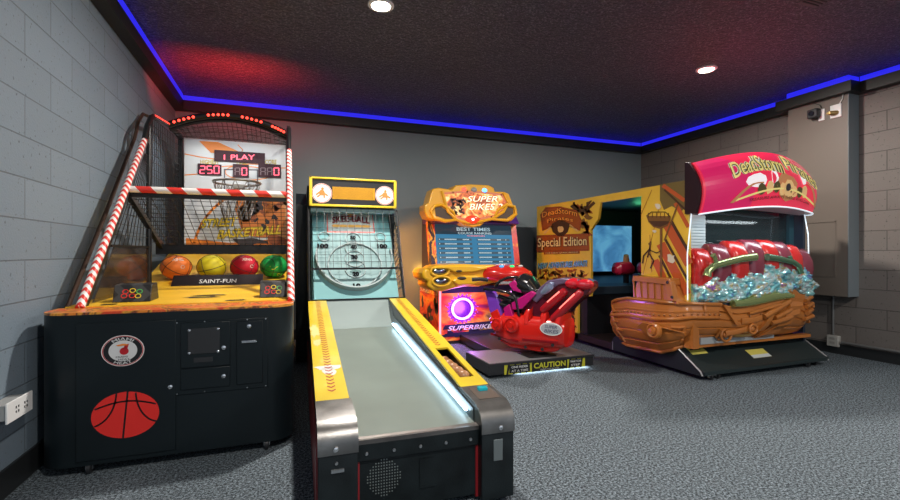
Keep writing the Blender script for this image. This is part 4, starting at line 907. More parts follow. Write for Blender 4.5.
q.build('badge', [mat('silver_print', (.45, .47, .5), .3), WHT, mat('slate_print', (.12, .14, .2), .4)], eo, smooth=False)
# pedestal
MB().lathe([(.10, .136), (.10, .15), (.06, .16), (.05, .24), (.0, .24)], B(.06, .03, 0), (0, 0, 1), 20).box((2.13, 3.66, .136), (2.42, 3.90, .15)).build('pedestal', BLKM, mc, bevel=.004)
# tail
def slab(pts, off, th, nm, m_, par, bev):
    a_ = [bk(x, y, off) for x, y in pts]; b_ = [p-BN*th for p in a_]; n = len(pts)
    o = MB().add(a_+b_, [tuple(range(n)), tuple(range(2*n-1, n-1, -1))]+[(i, n+i, n+(i+1) % n, (i+1) % n) for i in range(n)]).build(nm, m_, par, bevel=bev)
    o.modifiers[0].segments = 4; return o
to_ = slab([(519, 313), (527, 302), (539, 287), (548, 280), (562, 277.5), (580, 279), (591, 282), (591, 288), (586, 294), (572, 306), (561, 318), (548, 320), (534, 318)], .12, .24, 'tail_fairing', mat('maroon_plastic', (.09, .008, .02), .22, coat=.5), mc, .03)
slab([(531, 299), (540, 287), (548, 280.5), (562, 278), (583, 280), (572, 282.5), (558, 285), (547, 292), (536, 303)], .135, .27, 'tail_top', mat('violet_grey_plastic', (.13, .09, .16), .25, coat=.5), to_, .012)
sw = MB()
for k, (u, z) in enumerate(((.06, .755), (.15, .79))):
    sw.loft([(B(u, .09, z), BD*.03+UPV*.02, BN*.03), (B(u+.03, .11, z+.005), BD*.045+UPV*.02, BN*.025)], 14, 2.2)
p0 = bk(551, 286.5, .145); p1 = bk(541, 293, .145)
MB().loft([(p1, (0, 0, .02), BN*.012), (p1*.5+p0*.5, (0, 0, .045), BN*.025), (p0, (0, 0, .045), BN*.025), (p0+(p0-p1)*.3, (0, 0, .018), BN*.012)], 16, 2.4).build('side_lens', mat('silver_blue_lens', (.35, .42, .6), .2, .6), to_)
ringm = MB().lathe([(.022, 0), (.022, .012), (.034, .012), (.034, 0)], p0+BN*.012, BN, 18).build('lens_ring', mat('lilac_chrome', (.5, .5, .8), .2, .7), to_)
PIPE = mat('gloss_red', (.62, .02, .015), .22); PGL = mat('pink_highlight', (.9, .2, .2), .3, emit=(1, .22, .18), es=1.3)
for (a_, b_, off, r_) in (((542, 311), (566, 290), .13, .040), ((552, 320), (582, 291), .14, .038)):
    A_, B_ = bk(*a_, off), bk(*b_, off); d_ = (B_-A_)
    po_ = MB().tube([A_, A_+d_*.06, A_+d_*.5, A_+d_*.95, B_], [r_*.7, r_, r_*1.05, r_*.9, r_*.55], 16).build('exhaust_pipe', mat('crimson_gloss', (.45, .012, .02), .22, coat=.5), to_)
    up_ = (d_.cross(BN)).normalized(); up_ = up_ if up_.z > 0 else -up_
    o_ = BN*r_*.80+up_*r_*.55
    MB().tube([A_+d_*.35+o_, A_+d_*.85+o_], .008, 6).build('highlight_line', PGL, po_)  # glowing strip stands in for the pink highlight on the pipe
for (px, py) in ((574, 283.5), (585, 284.5)):
    c = bk(px, py, .10); MB().sphere(c, (.085, .07, .05), 20, 12).build('tail_lamp', mat('cherry_lens', (.55, .01, .02), .12, coat=.6), to_)
# seat and tank
tk = MB().loft([(B(-.24, 0, .72), BN*.06, UPV*.03), (B(-.20, 0, .77), BN*.12, UPV*.09), (B(-.11, 0, .80), BN*.14, UPV*.11), (B(-.02, 0, .78), BN*.135, UPV*.10), (B(.04, 0, .72), BN*.10, UPV*.06), (B(.07, 0, .68), BN*.05, UPV*.03)], 24, 2.3).build('seat_tank', BGL, mc)
MB().loft([(B(-.34, 0, .56), BN*.09, UPV*.08), (B(-.2, 0, .62), BN*.12, UPV*.10), (B(-.02, 0, .63), BN*.10, UPV*.08)], 18, 2.4).build('frame_core', DARK, mc)
VIO = mat('violet_gloss', (.20, .05, .50), .22, coat=.5); MAG = mat('magenta_gloss', (.50, .01, .18), .22, coat=.5)
def panel(pts, off, th, nm, m_):
    a_ = [bk(x, y, off) for x, y in pts]; b_ = [p-BN*th for p in a_]; n = len(pts)
    return MB().add(a_+b_, [tuple(range(n)), tuple(range(2*n-1, n-1, -1))]+[(i, n+i, n+(i+1) % n, (i+1) % n) for i in range(n)]).build(nm, m_, mc, bevel=.008)
panel([(484, 289), (493, 291), (498, 300), (502, 315), (494, 321), (489, 310), (487, 300)], .14, .06, 'front_fairing', VIO)
panel([(490, 313), (497, 309), (500, 315), (494, 322)], .15, .02, 'fairing_flash', GRED)
panel([(508, 284), (514, 280), (519, 285), (521, 293), (513, 291)], .135, .04, 'tank_flash', MAG)
panel([(511, 303), (519, 298), (531, 291), (536, 294), (522, 309), (512, 310)], .15, .05, 'knee_panel', MAG)
panel([(503, 308), (509, 304), (514, 318), (505, 318)], .14, .05, 'lower_fairing', MAG)
hb = MB()
hb.tube([bk(484, 289, .17), bk(495, 290, .18), bk(507, 292, .17), bk(515, 296, .16), bk(517, 305, .15), bk(519, 316, .14)], .014, 10)
hb.tube([bk(495, 287, .12), bk(500, 281, .12), bk(508, 277.5, .1), bk(516, 277, .08), bk(524, 280, .06)], .014, 10)
hb.build('handlebar', BGL, mc)
MB().tube([bk(472, 279.5, .3), bk(480, 279, .25), bk(488, 280, .2)], .019, 12).build('grip', DARK, mc)
MB().tube([bk(499, 296, .12), bk(512, 301, .12)], .022, 12).tube([bk(500, 304, .12), bk(510, 307, .12)], .018, 12).build('fork_tubes', BGL, mc)
ol_ = bpy.data.lights.new('added_orange_glow', 'POINT'); ol_.energy = 4; ol_.color = (1, .45, .05); ol_.shadow_soft_size = .08  # added light behind the cabinet to tint the wall orange
oo = bpy.data.objects.new('added_orange_glow', ol_); COL.objects.link(oo); oo.parent = mc; oo.location = Vector((1.82, 6.07, .85))-mc.location
pl_ = bpy.data.lights.new('violet_lamp', 'POINT'); pl_.energy = 14; pl_.color = (.6, .2, 1); pl_.shadow_soft_size = .1
oo = bpy.data.objects.new('violet_lamp', pl_); COL.objects.link(oo); oo.parent = mc; oo.location = Vector((2.05, 5.03, .43))-mc.location

# ================================================================= PIRATE CABINET
PX, PR = 3.40, 5.03
pc = thing('pirate_arcade_machine', 'large yellow pirate shooter cabinet with brown ship stern and pink hood', 'arcade machine', (4.25, 4.3, 0))
PYL = mat('pirate_yellow', (.82, .52, .05), .35, vary=.12, vscale=2.5)
def pX(pts, X=PX): return [(onX(x, y, X).y, onX(x, y, X).z) for x, y in pts]
ya, yb = 5.64, 3.06
# near side panel with doorway cut out (built as one outline)
outline = [(5.64, .05), (4.68, .05), (4.68, .56), (4.43, .60), (4.43, 1.38), (4.30, 1.50), (4.26, 1.685), (3.63, 1.685), (3.63, .55), (3.06, .55), (3.06, 1.765), (5.64, 1.765)]
MB().prism(outline, 'X', PX, PX+.03).build('side_panel', PYL, pc, smooth=False)
MB().box((PR-.03, 3.1, .1), (PR, 5.64, 1.76)).build('side_panel', mat('navy_side', (.02, .03, .05), .4), pc, smooth=False)
INT = mat('dark_green_interior', (.012, .035, .03), .5)
MB().box((PX+.03, 3.3, 1.72), (PR-.03, 5.64, 1.76)).build('roof', INT, pc, smooth=False)
MB().box((PX+.03, 5.45, .1), (PR-.03, 5.62, 1.72)).build('rear_wall', INT, pc, smooth=False)
MB().box((PX, 3.0, .045), (PR, 5.64, .12)).build('floor_deck', mat('deck_black', (.02, .012, .012), .4), pc, smooth=False)
def PA(k): return lambda px, py: onX(px, py, PX)-Vector((.0015*k, 0, 0))
a = MB(); GOLD = mat('gold_print', (.75, .35, .04), .4)
random.seed(21)
# splashes along the lower left and top
for k in range(70): blob(a, 540+random.random()*46, 270+random.random()*26, 3, 1.3, PA(1), random.choice((0, 1, 2, 2)), 9, .6, random.random()*3)
for k in range(80): blob(a, 540+random.random()*35, 298+random.random()*30, 2.6, 1.4, PA(1), random.choice((0, 1, 1, 2)), 9, .6, random.random()*3)
for k in range(9): blob(a, 574+random.random()*18, 202+random.random()*8, 4, 1.8, PA(1), random.choice((0, 1, 2)), 9, .5, random.random()*3)
for k in range(10): blob(a, 588-random.random()*6, 205+random.random()*30, 2.5, 4, PA(1), random.choice((1, 2)), 9, .5, random.random()*3)
stroke(a, [(572, 206), (578, 211), (586, 210), (594, 203)], 3, PA(2), 0)
# logo plaques
poly(a, [(541, 215), (546, 208), (560, 207), (577, 211), (581, 220), (580, 230), (572, 227), (562, 220), (553, 226), (543, 230)], PA(2), 1)
poly(a, [(537, 236), (588, 234), (589, 250), (537, 252)], PA(2), 1)
poly(a, [(544, 252), (580, 251), (580, 253.5), (544, 254.5)], PA(2), 1)
poly(a, [(553, 232), (551, 226), (556, 222), (560, 219), (565, 221), (570, 226), (568, 232), (564, 236), (558, 236)], PA(3), 0); blob(a, 561, 229, 3.2, 3.5, PA(4), 3, 12, .1); blob(a, 561, 224, 9, 2.4, PA(5), 0, 12, .1)
for P_ in ([(541, 215), (546, 208), (560, 207), (577, 211), (581, 220), (580, 230), (572, 227), (562, 220), (553, 226), (543, 230), (541, 215)], [(537.5, 236), (588, 234), (589, 250), (537.5, 252), (537.5, 236)]): stroke(a, P_, 1.3, PA(2.5), 0); stroke(a, P_, .6, PA(3), 5)
stroke(a, [(545, 233), (552, 226)], 1.6, PA(3), 3); stroke(a, [(578, 231), (570, 225)], 1.6, PA(3), 3)
# mast, crow's nest, sails on the near part
poly(a, [(660, 184.5), (687, 180), (688, 205), (681, 212), (672, 206), (664, 210), (660, 200)], PA(1), 4)
for (q0, q1, w_) in (((668, 226), (688, 262), 9), ((662, 246), (686, 292), 9), ((656, 262), (672, 296), 7), ((664, 186), (684, 200), 4), ((676, 204), (688, 226), 4)): stroke(a, [q0, q1], w_, PA(2), 5)
for (q0, q1, w_) in (((672, 222), (688, 250), 3), ((666, 240), (688, 280), 2.5), ((660, 256), (680, 296), 2.5), ((665, 190), (686, 210), 2)): stroke(a, [q0, q1], w_, PA(3), 0)
for (q0, q1, w_) in (((661.5, 222), (661.5, 300), 2.4), ((678, 205), (665, 240), 1.6)): stroke(a, [q0, q1], w_, PA(4), 2)
poly(a, [(647, 216), (649, 222), (654, 227), (661, 229), (668, 226), (671, 220), (671, 216)], PA(5), 2); poly(a, [(649, 221), (655, 226), (661, 227), (668, 224), (670, 221)], PA(6), 0)
stroke(a, [(647, 216), (652, 212), (666, 212), (671, 217)], .8, PA(5), 0); 
for k in range(6): stroke(a, [(649+4*k, 213), (649+4*k, 218)], .6, PA(5), 0)
blob(a, 658, 207, 2.5, 3, PA(5), 6, 8, .5); blob(a, 672, 258, 3.5, 4, PA(5), 6, 10, .5); blob(a, 655, 231, 2, 1.5, PA(5), 6, 8, .4)
# swinging sailor silhouette
stroke(a, [(651, 242), (650, 250), (648, 257)], 1.6, PA(4), 0); stroke(a, [(650, 249), (644, 256), (643, 263)], 1.5, PA(4), 0); stroke(a, [(650, 254), (654, 261), (651, 268)], 1.5, PA(4), 0); stroke(a, [(650, 250), (657, 253), (661, 251)], 1.1, PA(4), 0); blob(a, 650.5, 244, 1.6, 1.8, PA(5), 2, 8, .1)
for (q0, q1) in (((641, 215), (652, 190)), ((643, 275), (660, 205)), ((652, 272), (650, 235))): stroke(a, [q0, q1], .5, PA(1.5), 1)
a.build('side_artwork', [mat('umber_print', (.07, .03, .01), .45), mat('burnt_orange_print', (.36, .085, .012), .45), mat('brown_art_print', (.20, .09, .02), .45), mat('sand_print', (.75, .5, .2), .45), mat('olive_art_print', (.17, .12, .03), .45), mat('sail_orange_print', (.55, .10, .02), .45), mat('cream_print', (.75, .68, .5), .45)], pc, smooth=False)
q = MB()
def ltr(s_, x0, y0, x1, y1, h0, h1, arch, mi0, mi1, sh=0):
    for lay_, mi, w in ((7, mi0, .07), (9, mi1, .015)):
        text(q, s_, lambda u, v: PA(lay_)(x0+(x1-x0)*u, y0+(y1-y0)*u-arch*math.sin(PI*u)-(h0+(h1-h0)*u)*v), mi, sh, w)
ltr('DeadStorm', 543, 218, 578, 216.5, 5.5, 5.5, 3.5, 0, 1); ltr('Pirates', 548, 223, 574, 222, 3.5, 3.5, 2.5, 0, 1)
ltr('Special Edition', 538.5, 250, 587.5, 248, 12, 12, 0, 0, 2); ltr('THE NEW QUEST BEGINS', 546, 254, 579, 253, 1.4, 1.4, 0, 0, 2)
ltr('NEW ADVENTURES AWAIT!', 538.5, 269, 588, 266.5, 6, 6.5, 0, 3, 4, .15)
q.build('lettering', [mat('maroon_print', (.08, .01, .005), .45), mat('flame_print', (.95, .38, .06), .45), mat('pale_gold_print', (.85, .65, .3), .45), mat('navy_outline_print', (.02, .12, .25), .45), mat('sky_print', (.25, .55, .75), .45)], pc, smooth=False)
# interior screen and consoles
sco = MB().box((3.62, 5.2, .84), (4.70, 5.27, 1.50)).build('screen', mat('ocean_screen', (.02, .06, .12), .15), pc, smooth=False)
OCE = art('ocean_glow', [(.03, .12, .28), (.06, .22, .45), (.12, .38, .62), (.25, .5, .7)], 2.2, rough=.15, emit=.75, stops=[.3, .45, .6, .75])
MB().box((3.63, 5.193, .85), (4.69, 5.2, 1.49)).build('screen_image', OCE, sco, smooth=False)
MB().prism([(4.55, .12), (4.55, .66), (4.75, .72), (5.2, .80), (5.4, .80), (5.4, .12)], 'X', PX+.04, PR-.04).build('console', mat('console_black', (.012, .013, .016), .4), pc, smooth=False)
MB().box((PX+.04, 4.53, .60), (PR-.04, 4.57, .70)).build('console_rail', mat('console_blue', (.03, .05, .07), .3), pc, bevel=.01)
MB().box((3.95, 4.52, .20), (4.06, 4.549, .34)).build('warning_tag', mat('tag_yellow', (.65, .6, .1), .5), pc)
for gx in (4.02, 4.42):
    g_ = MB().loft([(Vector((gx-.12, 4.62, .90)), (0, .05, 0), (0, 0, .04)), (Vector((gx-.08, 4.62, .91)), (0, .09, 0), (0, 0, .08)), (Vector((gx+.08, 4.62, .92)), (0, .10, 0), (0, 0, .085)), (Vector((gx+.15, 4.62, .90)), (0, .06, 0), (0, 0, .05))], 16, 2.6).build('mounted_gun', mat('gun_red', (.55, .015, .06), .3), pc)
    MB().tube([(gx+.06, 4.62, .94), (gx+.05, 4.60, 1.02), (gx+.03, 4.58, 1.08)], [.035, .04, .03], 10).build('gun_handle', mat('gun_brass', (.55, .32, .15), .3, .3), g_)
    MB().bar((gx+.1, 4.66, .72), (gx+.1, 4.66, .88), .05).build('gun_post', DARK, g_)
MB().box((3.98, 4.3, .74), (4.5, 4.42, .86)).build('control_pod', mat('pod_blue', (.02, .04, .12), .3), pc, bevel=.03)
il = bpy.data.lights.new('green_lamp', 'POINT'); il.energy = 1.2; il.color = (.15, 1, .45); il.shadow_soft_size = .08
io = bpy.data.objects.new('green_lamp', il); COL.objects.link(io); io.parent = pc; io.location = Vector((4.3, 4.6, 1.6))-pc.location
# side base skirt and ramp
SKT = mat('skirt_black', (.014, .016, .022), .3)
MB().prism([(5.64, .045), (4.05, .045), (4.05, .14), (4.0, .20), (3.24, .26), (3.18, .25), (2.905, .075), (2.905, .045)], 'X', PX-.015, PX+.02).build('base_skirt', SKT, pc, smooth=False)
ALU = mat('aluminium_edge', (.55, .55, .56), .35, .8)
for x in (PX-.018, PR+.02): MB().tube([(x, 3.19, .262), (x, 2.92, .085), (x, 2.90, .05)], .008, 6).build('edge_strip', ALU, pc)
MB().tube([(PX-.02, 4.03, .05), (PX-.02, 4.03, .14)], .005, 5).build('skirt_seam', ALU, pc)
rmp = MB().prism([(3.3, .05), (3.3, .262), (3.19, .262), (2.92, .088), (2.90, .08), (2.90, .05)], 'X', PX+.01, PR+.03).build('entry_ramp', mat('ramp_rubber', (.018, .028, .03), .35, bump=.1, bscale=80), pc, smooth=False)
def rmpt(x, s, k=.002): return Vector((x, 3.19-.27*s, .262-.174*s+k))
for (x0, x1, s0, s1, m2) in ((3.47, 3.66, .12, .42, 0), (4.12, 4.36, .45, .78, 1)):
    q = MB(); q.face([rmpt(x0, s0), rmpt(x1, s0), rmpt(x1, s1), rmpt(x0, s1)], 0)
    if m2: q.face([rmpt(x0, s1-.12, .003), rmpt(x1, s1-.12, .003), rmpt(x1, s1, .003), rmpt(x0, s1, .003)], 1)
    else: q.face([rmpt(x0+.02, s0+.08, .003), rmpt(x1-.04, s0+.08, .003), rmpt(x1-.04, s0+.14, .003), rmpt(x0+.02, s0+.14, .003)], 2)
    q.build('warning_sticker', [mat('sticker_yellow', (.65, .58, .12), .5), mat('sticker_white', (.6, .65, .65), .5), BLKP], rmp, smooth=False)
for (x, y) in ((3.50, 2.925), (3.60, 2.94), (4.78, 2.93), (4.92, 2.95), (3.5, 5.5), (5.0, 5.5)): caster(x, y, pc, .028)
# hull: wraps from the bow along the near side and round the stern
path = [(3.39, 3.99), (3.34, 3.95), (3.305, 3.83), (3.285, 3.65), (3.275, 3.45), (3.27, 3.28), (3.30, 3.14), (3.38, 3.04), (3.52, 2.99), (3.75, 2.965), (4.0, 2.95), (4.3, 2.945), (4.6, 2.955), (4.80, 2.98), (4.94, 3.02), (5.01, 3.10), (5.03, 3.25)]
seg = [0]
for p, r in zip(path, path[1:]): seg.append(seg[-1]+math.hypot(r[0]-p[0], r[1]-p[1]))
TOT = seg[-1]
def pathpt(s):
    d = s*TOT
    for i in range(len(path)-1):
        if d <= seg[i+1] or i == len(path)-2:
            u = (d-seg[i])/(seg[i+1]-seg[i]); p, r = path[i], path[i+1]; q_ = (p[0]+(r[0]-p[0])*u, p[1]+(r[1]-p[1])*u)
            tx, ty = r[0]-p[0], r[1]-p[1]; l_ = math.hypot(tx, ty); return q_, (ty/l_, -tx/l_)
def pn_(s):
    (x, y), _ = pathpt(s); (xa, ya_), _ = pathpt(max(0, s-.012)); (xb, yb_), _ = pathpt(min(1, s+.012)); l_ = math.hypot(xb-xa, yb_-ya_)
    return (x, y), ((yb_-ya_)/l_, -(xb-xa)/l_)
def lerp(tab, s):
    for (a0, b0), (a1, b1) in zip(tab, tab[1:]):
        if s <= a1: return b0+(b1-b0)*(s-a0)/(a1-a0)
    return tab[-1][1]
ztop = [(0, .57), (.05, .62), (.12, .66), (.25, .67), (.36, .67), (.45, .66), (.52, .62), (.60, .63), (.68, .68), (.75, .74), (.80, .76), (.86, .66), (.93, .72), (1, .78)]
zbot = [(0, .14), (.08, .13), (.25, .16), (.33, .24), (.36, .30), (.5, .305), (1, .305)]
def hull(s, v, off=0):
    (x, y), (nx, ny) = pn_(s); nx, ny = -nx, -ny
    if True:
        # outward normal: away from the cabinet centre
        if (x-4.25)*nx+(y-3.9)*ny < 0: nx, ny = -nx, -ny
    z0, z1 = lerp(zbot, s), lerp(ztop, s)
    b_ = .04*math.sin(PI*min(1, v*1.1))-.10*(1-v)**2.4
    st = .016*(1 if v > .80 else (.6 if (v*5) % 1 > .12 else -.2))
    return Vector((x+nx*(b_+st+off), y+ny*(b_+st+off), z0+(z1-z0)*v))
HM = mat('ship_brown', (.46, .155, .03), .3, vary=.12, vscale=3, coat=.35)
ho = MB().grid(lambda u, v: hull(u, v), 90, 40).build('ship_hull', HM, pc)
sm = ho.modifiers.new('thickness', 'SOLIDIFY'); sm.thickness = .025; sm.offset = -1
def hp2(s, v, k): return hull(s, v, k)
def strake(v, s0, s1, r_, nm='hull_strake'):
    MB().tube([hull(s0+(s1-s0)*i/40, v, .006) for i in range(41)], r_, 8).build(nm, HM, ho)
MB().tube([hull(.003, i/10, .008) for i in range(11)], .022, 10).build('bow_stem', HM, ho)
strake(.80, .0, .45, .016); strake(.66, .01, .45, .014); strake(.985, .02, .46, .016); strake(.03, .0, .34, .016)
strake(.35, .05, .09, .010); strake(.52, .05, .08, .010)
# frame lines of the bow panel, plank gaps
for (s0, v0, s1, v1) in ((.035, .72, .075, .1), (.02, .9, .05, .72), (.335, .12, .345, .46), (.40, .80, .40, .98), (.345, .46, .31, .50)):
    MB().tube([hull(s0+(s1-s0)*i/10, v0+(v1-v0)*i/10, .006) for i in range(11)], .012, 6).build('hull_rib', HM, ho)
# diamond boss
q = MB(); cpt = (.262, .44)
dm = [(-.075, .05), (-.05, .14), (.045, .02), (.08, -.09), (.085, -.2), (-.03, -.14)]
fr_ = [hull(cpt[0]+a_, cpt[1]+b_, .035) for a_, b_ in dm]; bk_ = [hull(cpt[0]+a_*1.12, cpt[1]+b_*1.12, -.01) for a_, b_ in dm]; n = len(dm)
q.add(fr_+bk_, [tuple(range(n))]+[(i, n+i, n+(i+1) % n, (i+1) % n) for i in range(n)]); q.build('boss_plate', HM, ho, bevel=.006)
c = hull(*cpt, .02); nrm = (hull(cpt[0], cpt[1], .1)-hull(cpt[0], cpt[1], 0)).normalized()
MB().lathe([(.075, 0), (.072, .03), (.058, .04), (.045, .028), (.035, .03), (.03, .05), (0, .056)], c, nrm, 26).build('round_boss', HM, ho)
# rivets
rv = MB()
for k in range(24): rv.sphere(hull(.04+.41*k/23, .735, .008), .010, 8, 6)
for k in range(8): rv.sphere(hull(.57+.05*k, .72-.0*k, .008), .009, 8, 6)
rv.build('rivets', mat('bronze_rivet', (.45, .20, .08), .25, .4), ho)
# stern reliefs: wheel, cannons, broad straps
def strap(pts, w_, nm='stern_strap', k=.014):
    m_ = MB(); n = len(pts)
    L_, R_ = [], []
    for i, (s, v) in enumerate(pts):
        L_.append((s-w_/2, v)); R_.append((s+w_/2, v))
    for (l0, r0), (l1, r1) in zip(zip(L_, R_), zip(L_[1:], R_[1:])):
        A = [hull(*l0, k), hull(*r0, k), hull(*r1, k), hull(*l1, k)]; Bb = [hull(*l0, -.01), hull(*r0, -.01), hull(*r1, -.01), hull(*l1, -.01)]
        m_.add(A+Bb, [(0, 1, 2, 3), (0, 4, 5, 1), (1, 5, 6, 2), (2, 6, 7, 3), (3, 7, 4, 0)])
    return m_.build(nm, HM, ho)
strap([(.80-.13*(1-i/10)**1.5, i/10) for i in range(11)], .07, k=.035)
strap([(.70-.06*(1-i/5)**1.2, .45*i/5) for i in range(6)], .04, k=.02)
strap([(.47+.006*i, 1-.07*i) for i in range(8)], .014, k=.025)
for (s, v, r_) in ((.485, .20, .062), (.575, .36, .045)):
    c = hull(s, v, .03); MB().tube([c+Vector((r_*math.cos(a_), -.01, r_*.9*math.sin(a_))) for a_ in [2*PI*i/20 for i in range(20)]], .012, 8, True).build('pulley_ring', HM, ho)
    MB().sphere(c, (.028, .02, .026), 12, 8).build('pulley_hub', HM, ho)
MB().tube([hull(.46, .35, .012), hull(.455, .15, .02), hull(.47, .06, .02), hull(.50, .04, .02)], .012, 8).build('pulley_rope', HM, ho)
MB().loft([(hull(.48+.09*i/6, .24+.14*i/6, .02), (0, .012, 0), (0, 0, .026)) for i in range(7)], 12, 2.4).build('pulley_arm', HM, ho)
for (s0, s1, v0, v1, r_) in ((.62, .755, .66, .80, .028), (.655, .755, .44, .46, .026), (.67, .758, .56, .62, .022), (.565, .70, .80, .83, .016)):
    A_, B_ = hull(s0, v0, .03), hull(s1, v1, .03); MB().tube([A_, A_*.8+B_*.2, A_*.2+B_*.8, B_], [r_*.8, r_, r_, r_*.7], 12).build('cannon_barrel', HM, ho)
for k in range(4): A_, B_ = hull(.845, .42+.16*k, .02), hull(.90, .46+.16*k, .02); MB().tube([A_, B_], .02, 10).build('plank_end', HM, ho)
strap([(.625+.01*i, .25+.13*i) for i in range(4)], .025, k=.03)
q = MB(); q.loft([(hull(.535, .60, .012), (0, .012, 0), (0, 0, .028)), (hull(.575, .60, .014), (0, .014, 0), (0, 0, .03)), (hull(.615, .64, .012), (0, .012, 0), (0, 0, .026))], 12, 3); q.build('hinge_plate', HM, ho)
random.seed(2)
q = MB()
for k in range(14): q.sphere(hull(.90+.05*random.random(), .2+.6*random.random(), .012), .014+.008*random.random(), 8, 6)
q.build('stern_filigree', HM, ho)
MB().box((3.50, 3.02, .29), (4.45, 3.4, .35)).build('footboard', mat('grey_footboard', (.35, .37, .38), .35), pc, smooth=False)
MB().box((PX-.02, 3.03, .262), (PR-.03, 3.09, .292)).box((PX-.01, 3.0, .262), (PX+.06, 3.1, .5)).build('hull_heel', HM, pc, smooth=False)
# stern crate on deck
cr = MB().prism([(3.62, .65), (3.56, .86), (3.17, .85), (3.07, .65)], 'X', 3.285, 3.42).build('deck_crate', HM, pc, bevel=.008)
MB().prism([(3.62, .83), (3.60, .885), (3.15, .88), (3.14, .82)], 'X', 3.27, 3.40).build('crate_rail', HM, cr, bevel=.006)
MB().prism([(3.09, .68), (3.13, .86), (3.19, .86), (3.17, .68)], 'X', 3.26, 3.32).build('crate_post', HM, cr, bevel=.006)
sl_ = MB()
for k in range(5): y = 3.25+.085*k; sl_.bar((3.28, y, .67), (3.28, y+.012, .84), .014)
sl_.build('crate_slats', HM, cr)
for (y, z) in ((3.16, .845), (3.11, .715)): MB().lathe([(.016, 0), (.014, .006), (0, .004)], (3.262, y, z), (-1, 0, 0), 12).build('hole_cap', DARK, cr)
# treasure relief
TRM = bpy.data.materials.new('iridescent_foil'); TRM.use_nodes = True
nt = TRM.node_tree; b = nt.nodes['Principled BSDF']; b.inputs['Metallic'].default_value = .55; b.inputs['Roughness'].default_value = .16
tc = nt.nodes.new('ShaderNodeTexCoord'); n = nt.nodes.new('ShaderNodeTexNoise'); n.inputs['Scale'].default_value = 13; n.inputs['Detail'].default_value = 3
r = nt.nodes.new('ShaderNodeValToRGB'); cr_ = r.color_ramp
for i, (p, c) in enumerate(((.3, (.16, .25, .60)), (.42, (.25, .68, .72)), (.5, (.50, .85, .85)), (.58, (.70, .80, .88)), (.64, (.70, .62, .20)), (.72, (.45, .22, .58)))):
    e = cr_.elements[i] if i < 2 else cr_.elements.new(p); e.position = p; e.color = (*c, 1)
nt.links.new(tc.outputs['Object'], n.inputs['Vector']); nt.links.new(n.outputs['Fac'], r.inputs['Fac']); nt.links.new(r.outputs['Color'], b.inputs['Base Color'])
ttop = [(0, .83), (.1, .87), (.2, .94), (.3, .93), (.42, .99), (.52, 1.05), (.58, 1.09), (.66, 1.02), (.78, .97), (.88, .98), (.95, .9), (1, .82)]
tbot = [(0, .66), (.25, .64), (.4, .62), (.6, .68), (.8, .72), (.9, .64), (1, .74)]
def tre(u, v):
    x = PX+.03+1.60*u; z = lerp(tbot, u)+(lerp(ttop, u)-lerp(tbot, u))*v
    p = Vector((x*9, 0, z*9)); d_ = noise.noise(p)*.04+noise.noise(p*2.2)*.022+noise.noise(p*5)*.014
    return Vector((x, 3.02-.06*math.sin(PI*u)-.05*math.sin(PI*v)-d_, z))
MB().grid(tre, 150, 44, (0, .12, 0)).build('treasure_relief', TRM, pc)
tr = MB()
random.seed(4)
for k in range(70):
    u, v = random.random()*.97, random.random()*.8+.1; p = tre(u, v); tr.sphere(p, (.03+.025*random.random(), .02, .012+.016*random.random()), 10, 7)
tr.tube([tre(.50+.014*i, .15+.06*i) for i in range(10)], .03, 10); tr.tube([tre(.35+.03*i, .35+.03*i) for i in range(10)], .022, 10); tr.tube([tre(.62+.02*i, .75-.05*i) for i in range(11)], .026, 10)
tr.build('treasure_pieces', TRM, pc)
MB().loft([(Vector((3.78+.13*i, 2.93, .655+.035*math.sin(i*.4)*i/3)), (0, .03, 0), (0, 0, .03+.02*math.sin(PI*i/6))) for i in range(7)], 14, 2.4).build('foil_ribbon', mat('green_gold_foil', (.40, .52, .22), .22, .7), pc)
# cushioned seat back
def seattop(u): return 1.10+.14*math.sin(PI*(.08+.84*u))
k_ = 8
for i in range(k_):
    u0, u1 = i/k_, (i+1)/k_; xm = PX+.05+1.56*(u0+u1)/2; hw_ = 1.56/k_/2*1.06
    zt = seattop((u0+u1)/2); m_ = mat('cushion_red', (.58, .02, .02), .25, coat=.4) if i % 2 == 0 else mat('cushion_maroon', (.22, .035, .06), .25, coat=.4)
    yc = 3.10-.07*math.sin(PI*(u0+u1)/2)
    MB().loft([(Vector((xm, yc, .80)), (hw_, 0, 0), (0, .08, 0)), (Vector((xm, yc, .95)), (hw_*1.02, 0, 0), (0, .11, 0)), (Vector((xm, yc+.01, zt-.12)), (hw_*1.02, 0, 0), (0, .11, 0)), (Vector((xm, yc+.03, zt-.03)), (hw_, 0, 0), (0, .08, 0)), (Vector((xm, yc+.04, zt)), (hw_*.9, 0, 0), (0, .03, 0))], 24, 3.2).build('seat_cushion', m_, pc)
GF = mat('verdigris_gold', (.38, .48, .22), .22, .75)
def sx(px, py, Y=2.92): return onY(px, py, Y)
MB().tube([sx(707, 276), sx(708, 271), sx(714, 266), sx(724, 263), sx(740, 259), sx(755, 257)], [.035, .032, .03, .032, .034, .036], 12).tube([sx(716, 265), sx(715, 258), sx(713, 255)], [.02, .02, .024], 10).build('pistol_relief', GF, pc)
MB().tube([sx(767, 257), sx(780, 259), sx(793, 262), sx(799, 266), sx(801, 273)], [.034, .03, .026, .024, .026], 12).tube([sx(791, 261), sx(790, 256)], .018, 10).build('pistol_relief', mat('verdigris_dark', (.14, .28, .17), .25, .6), pc)
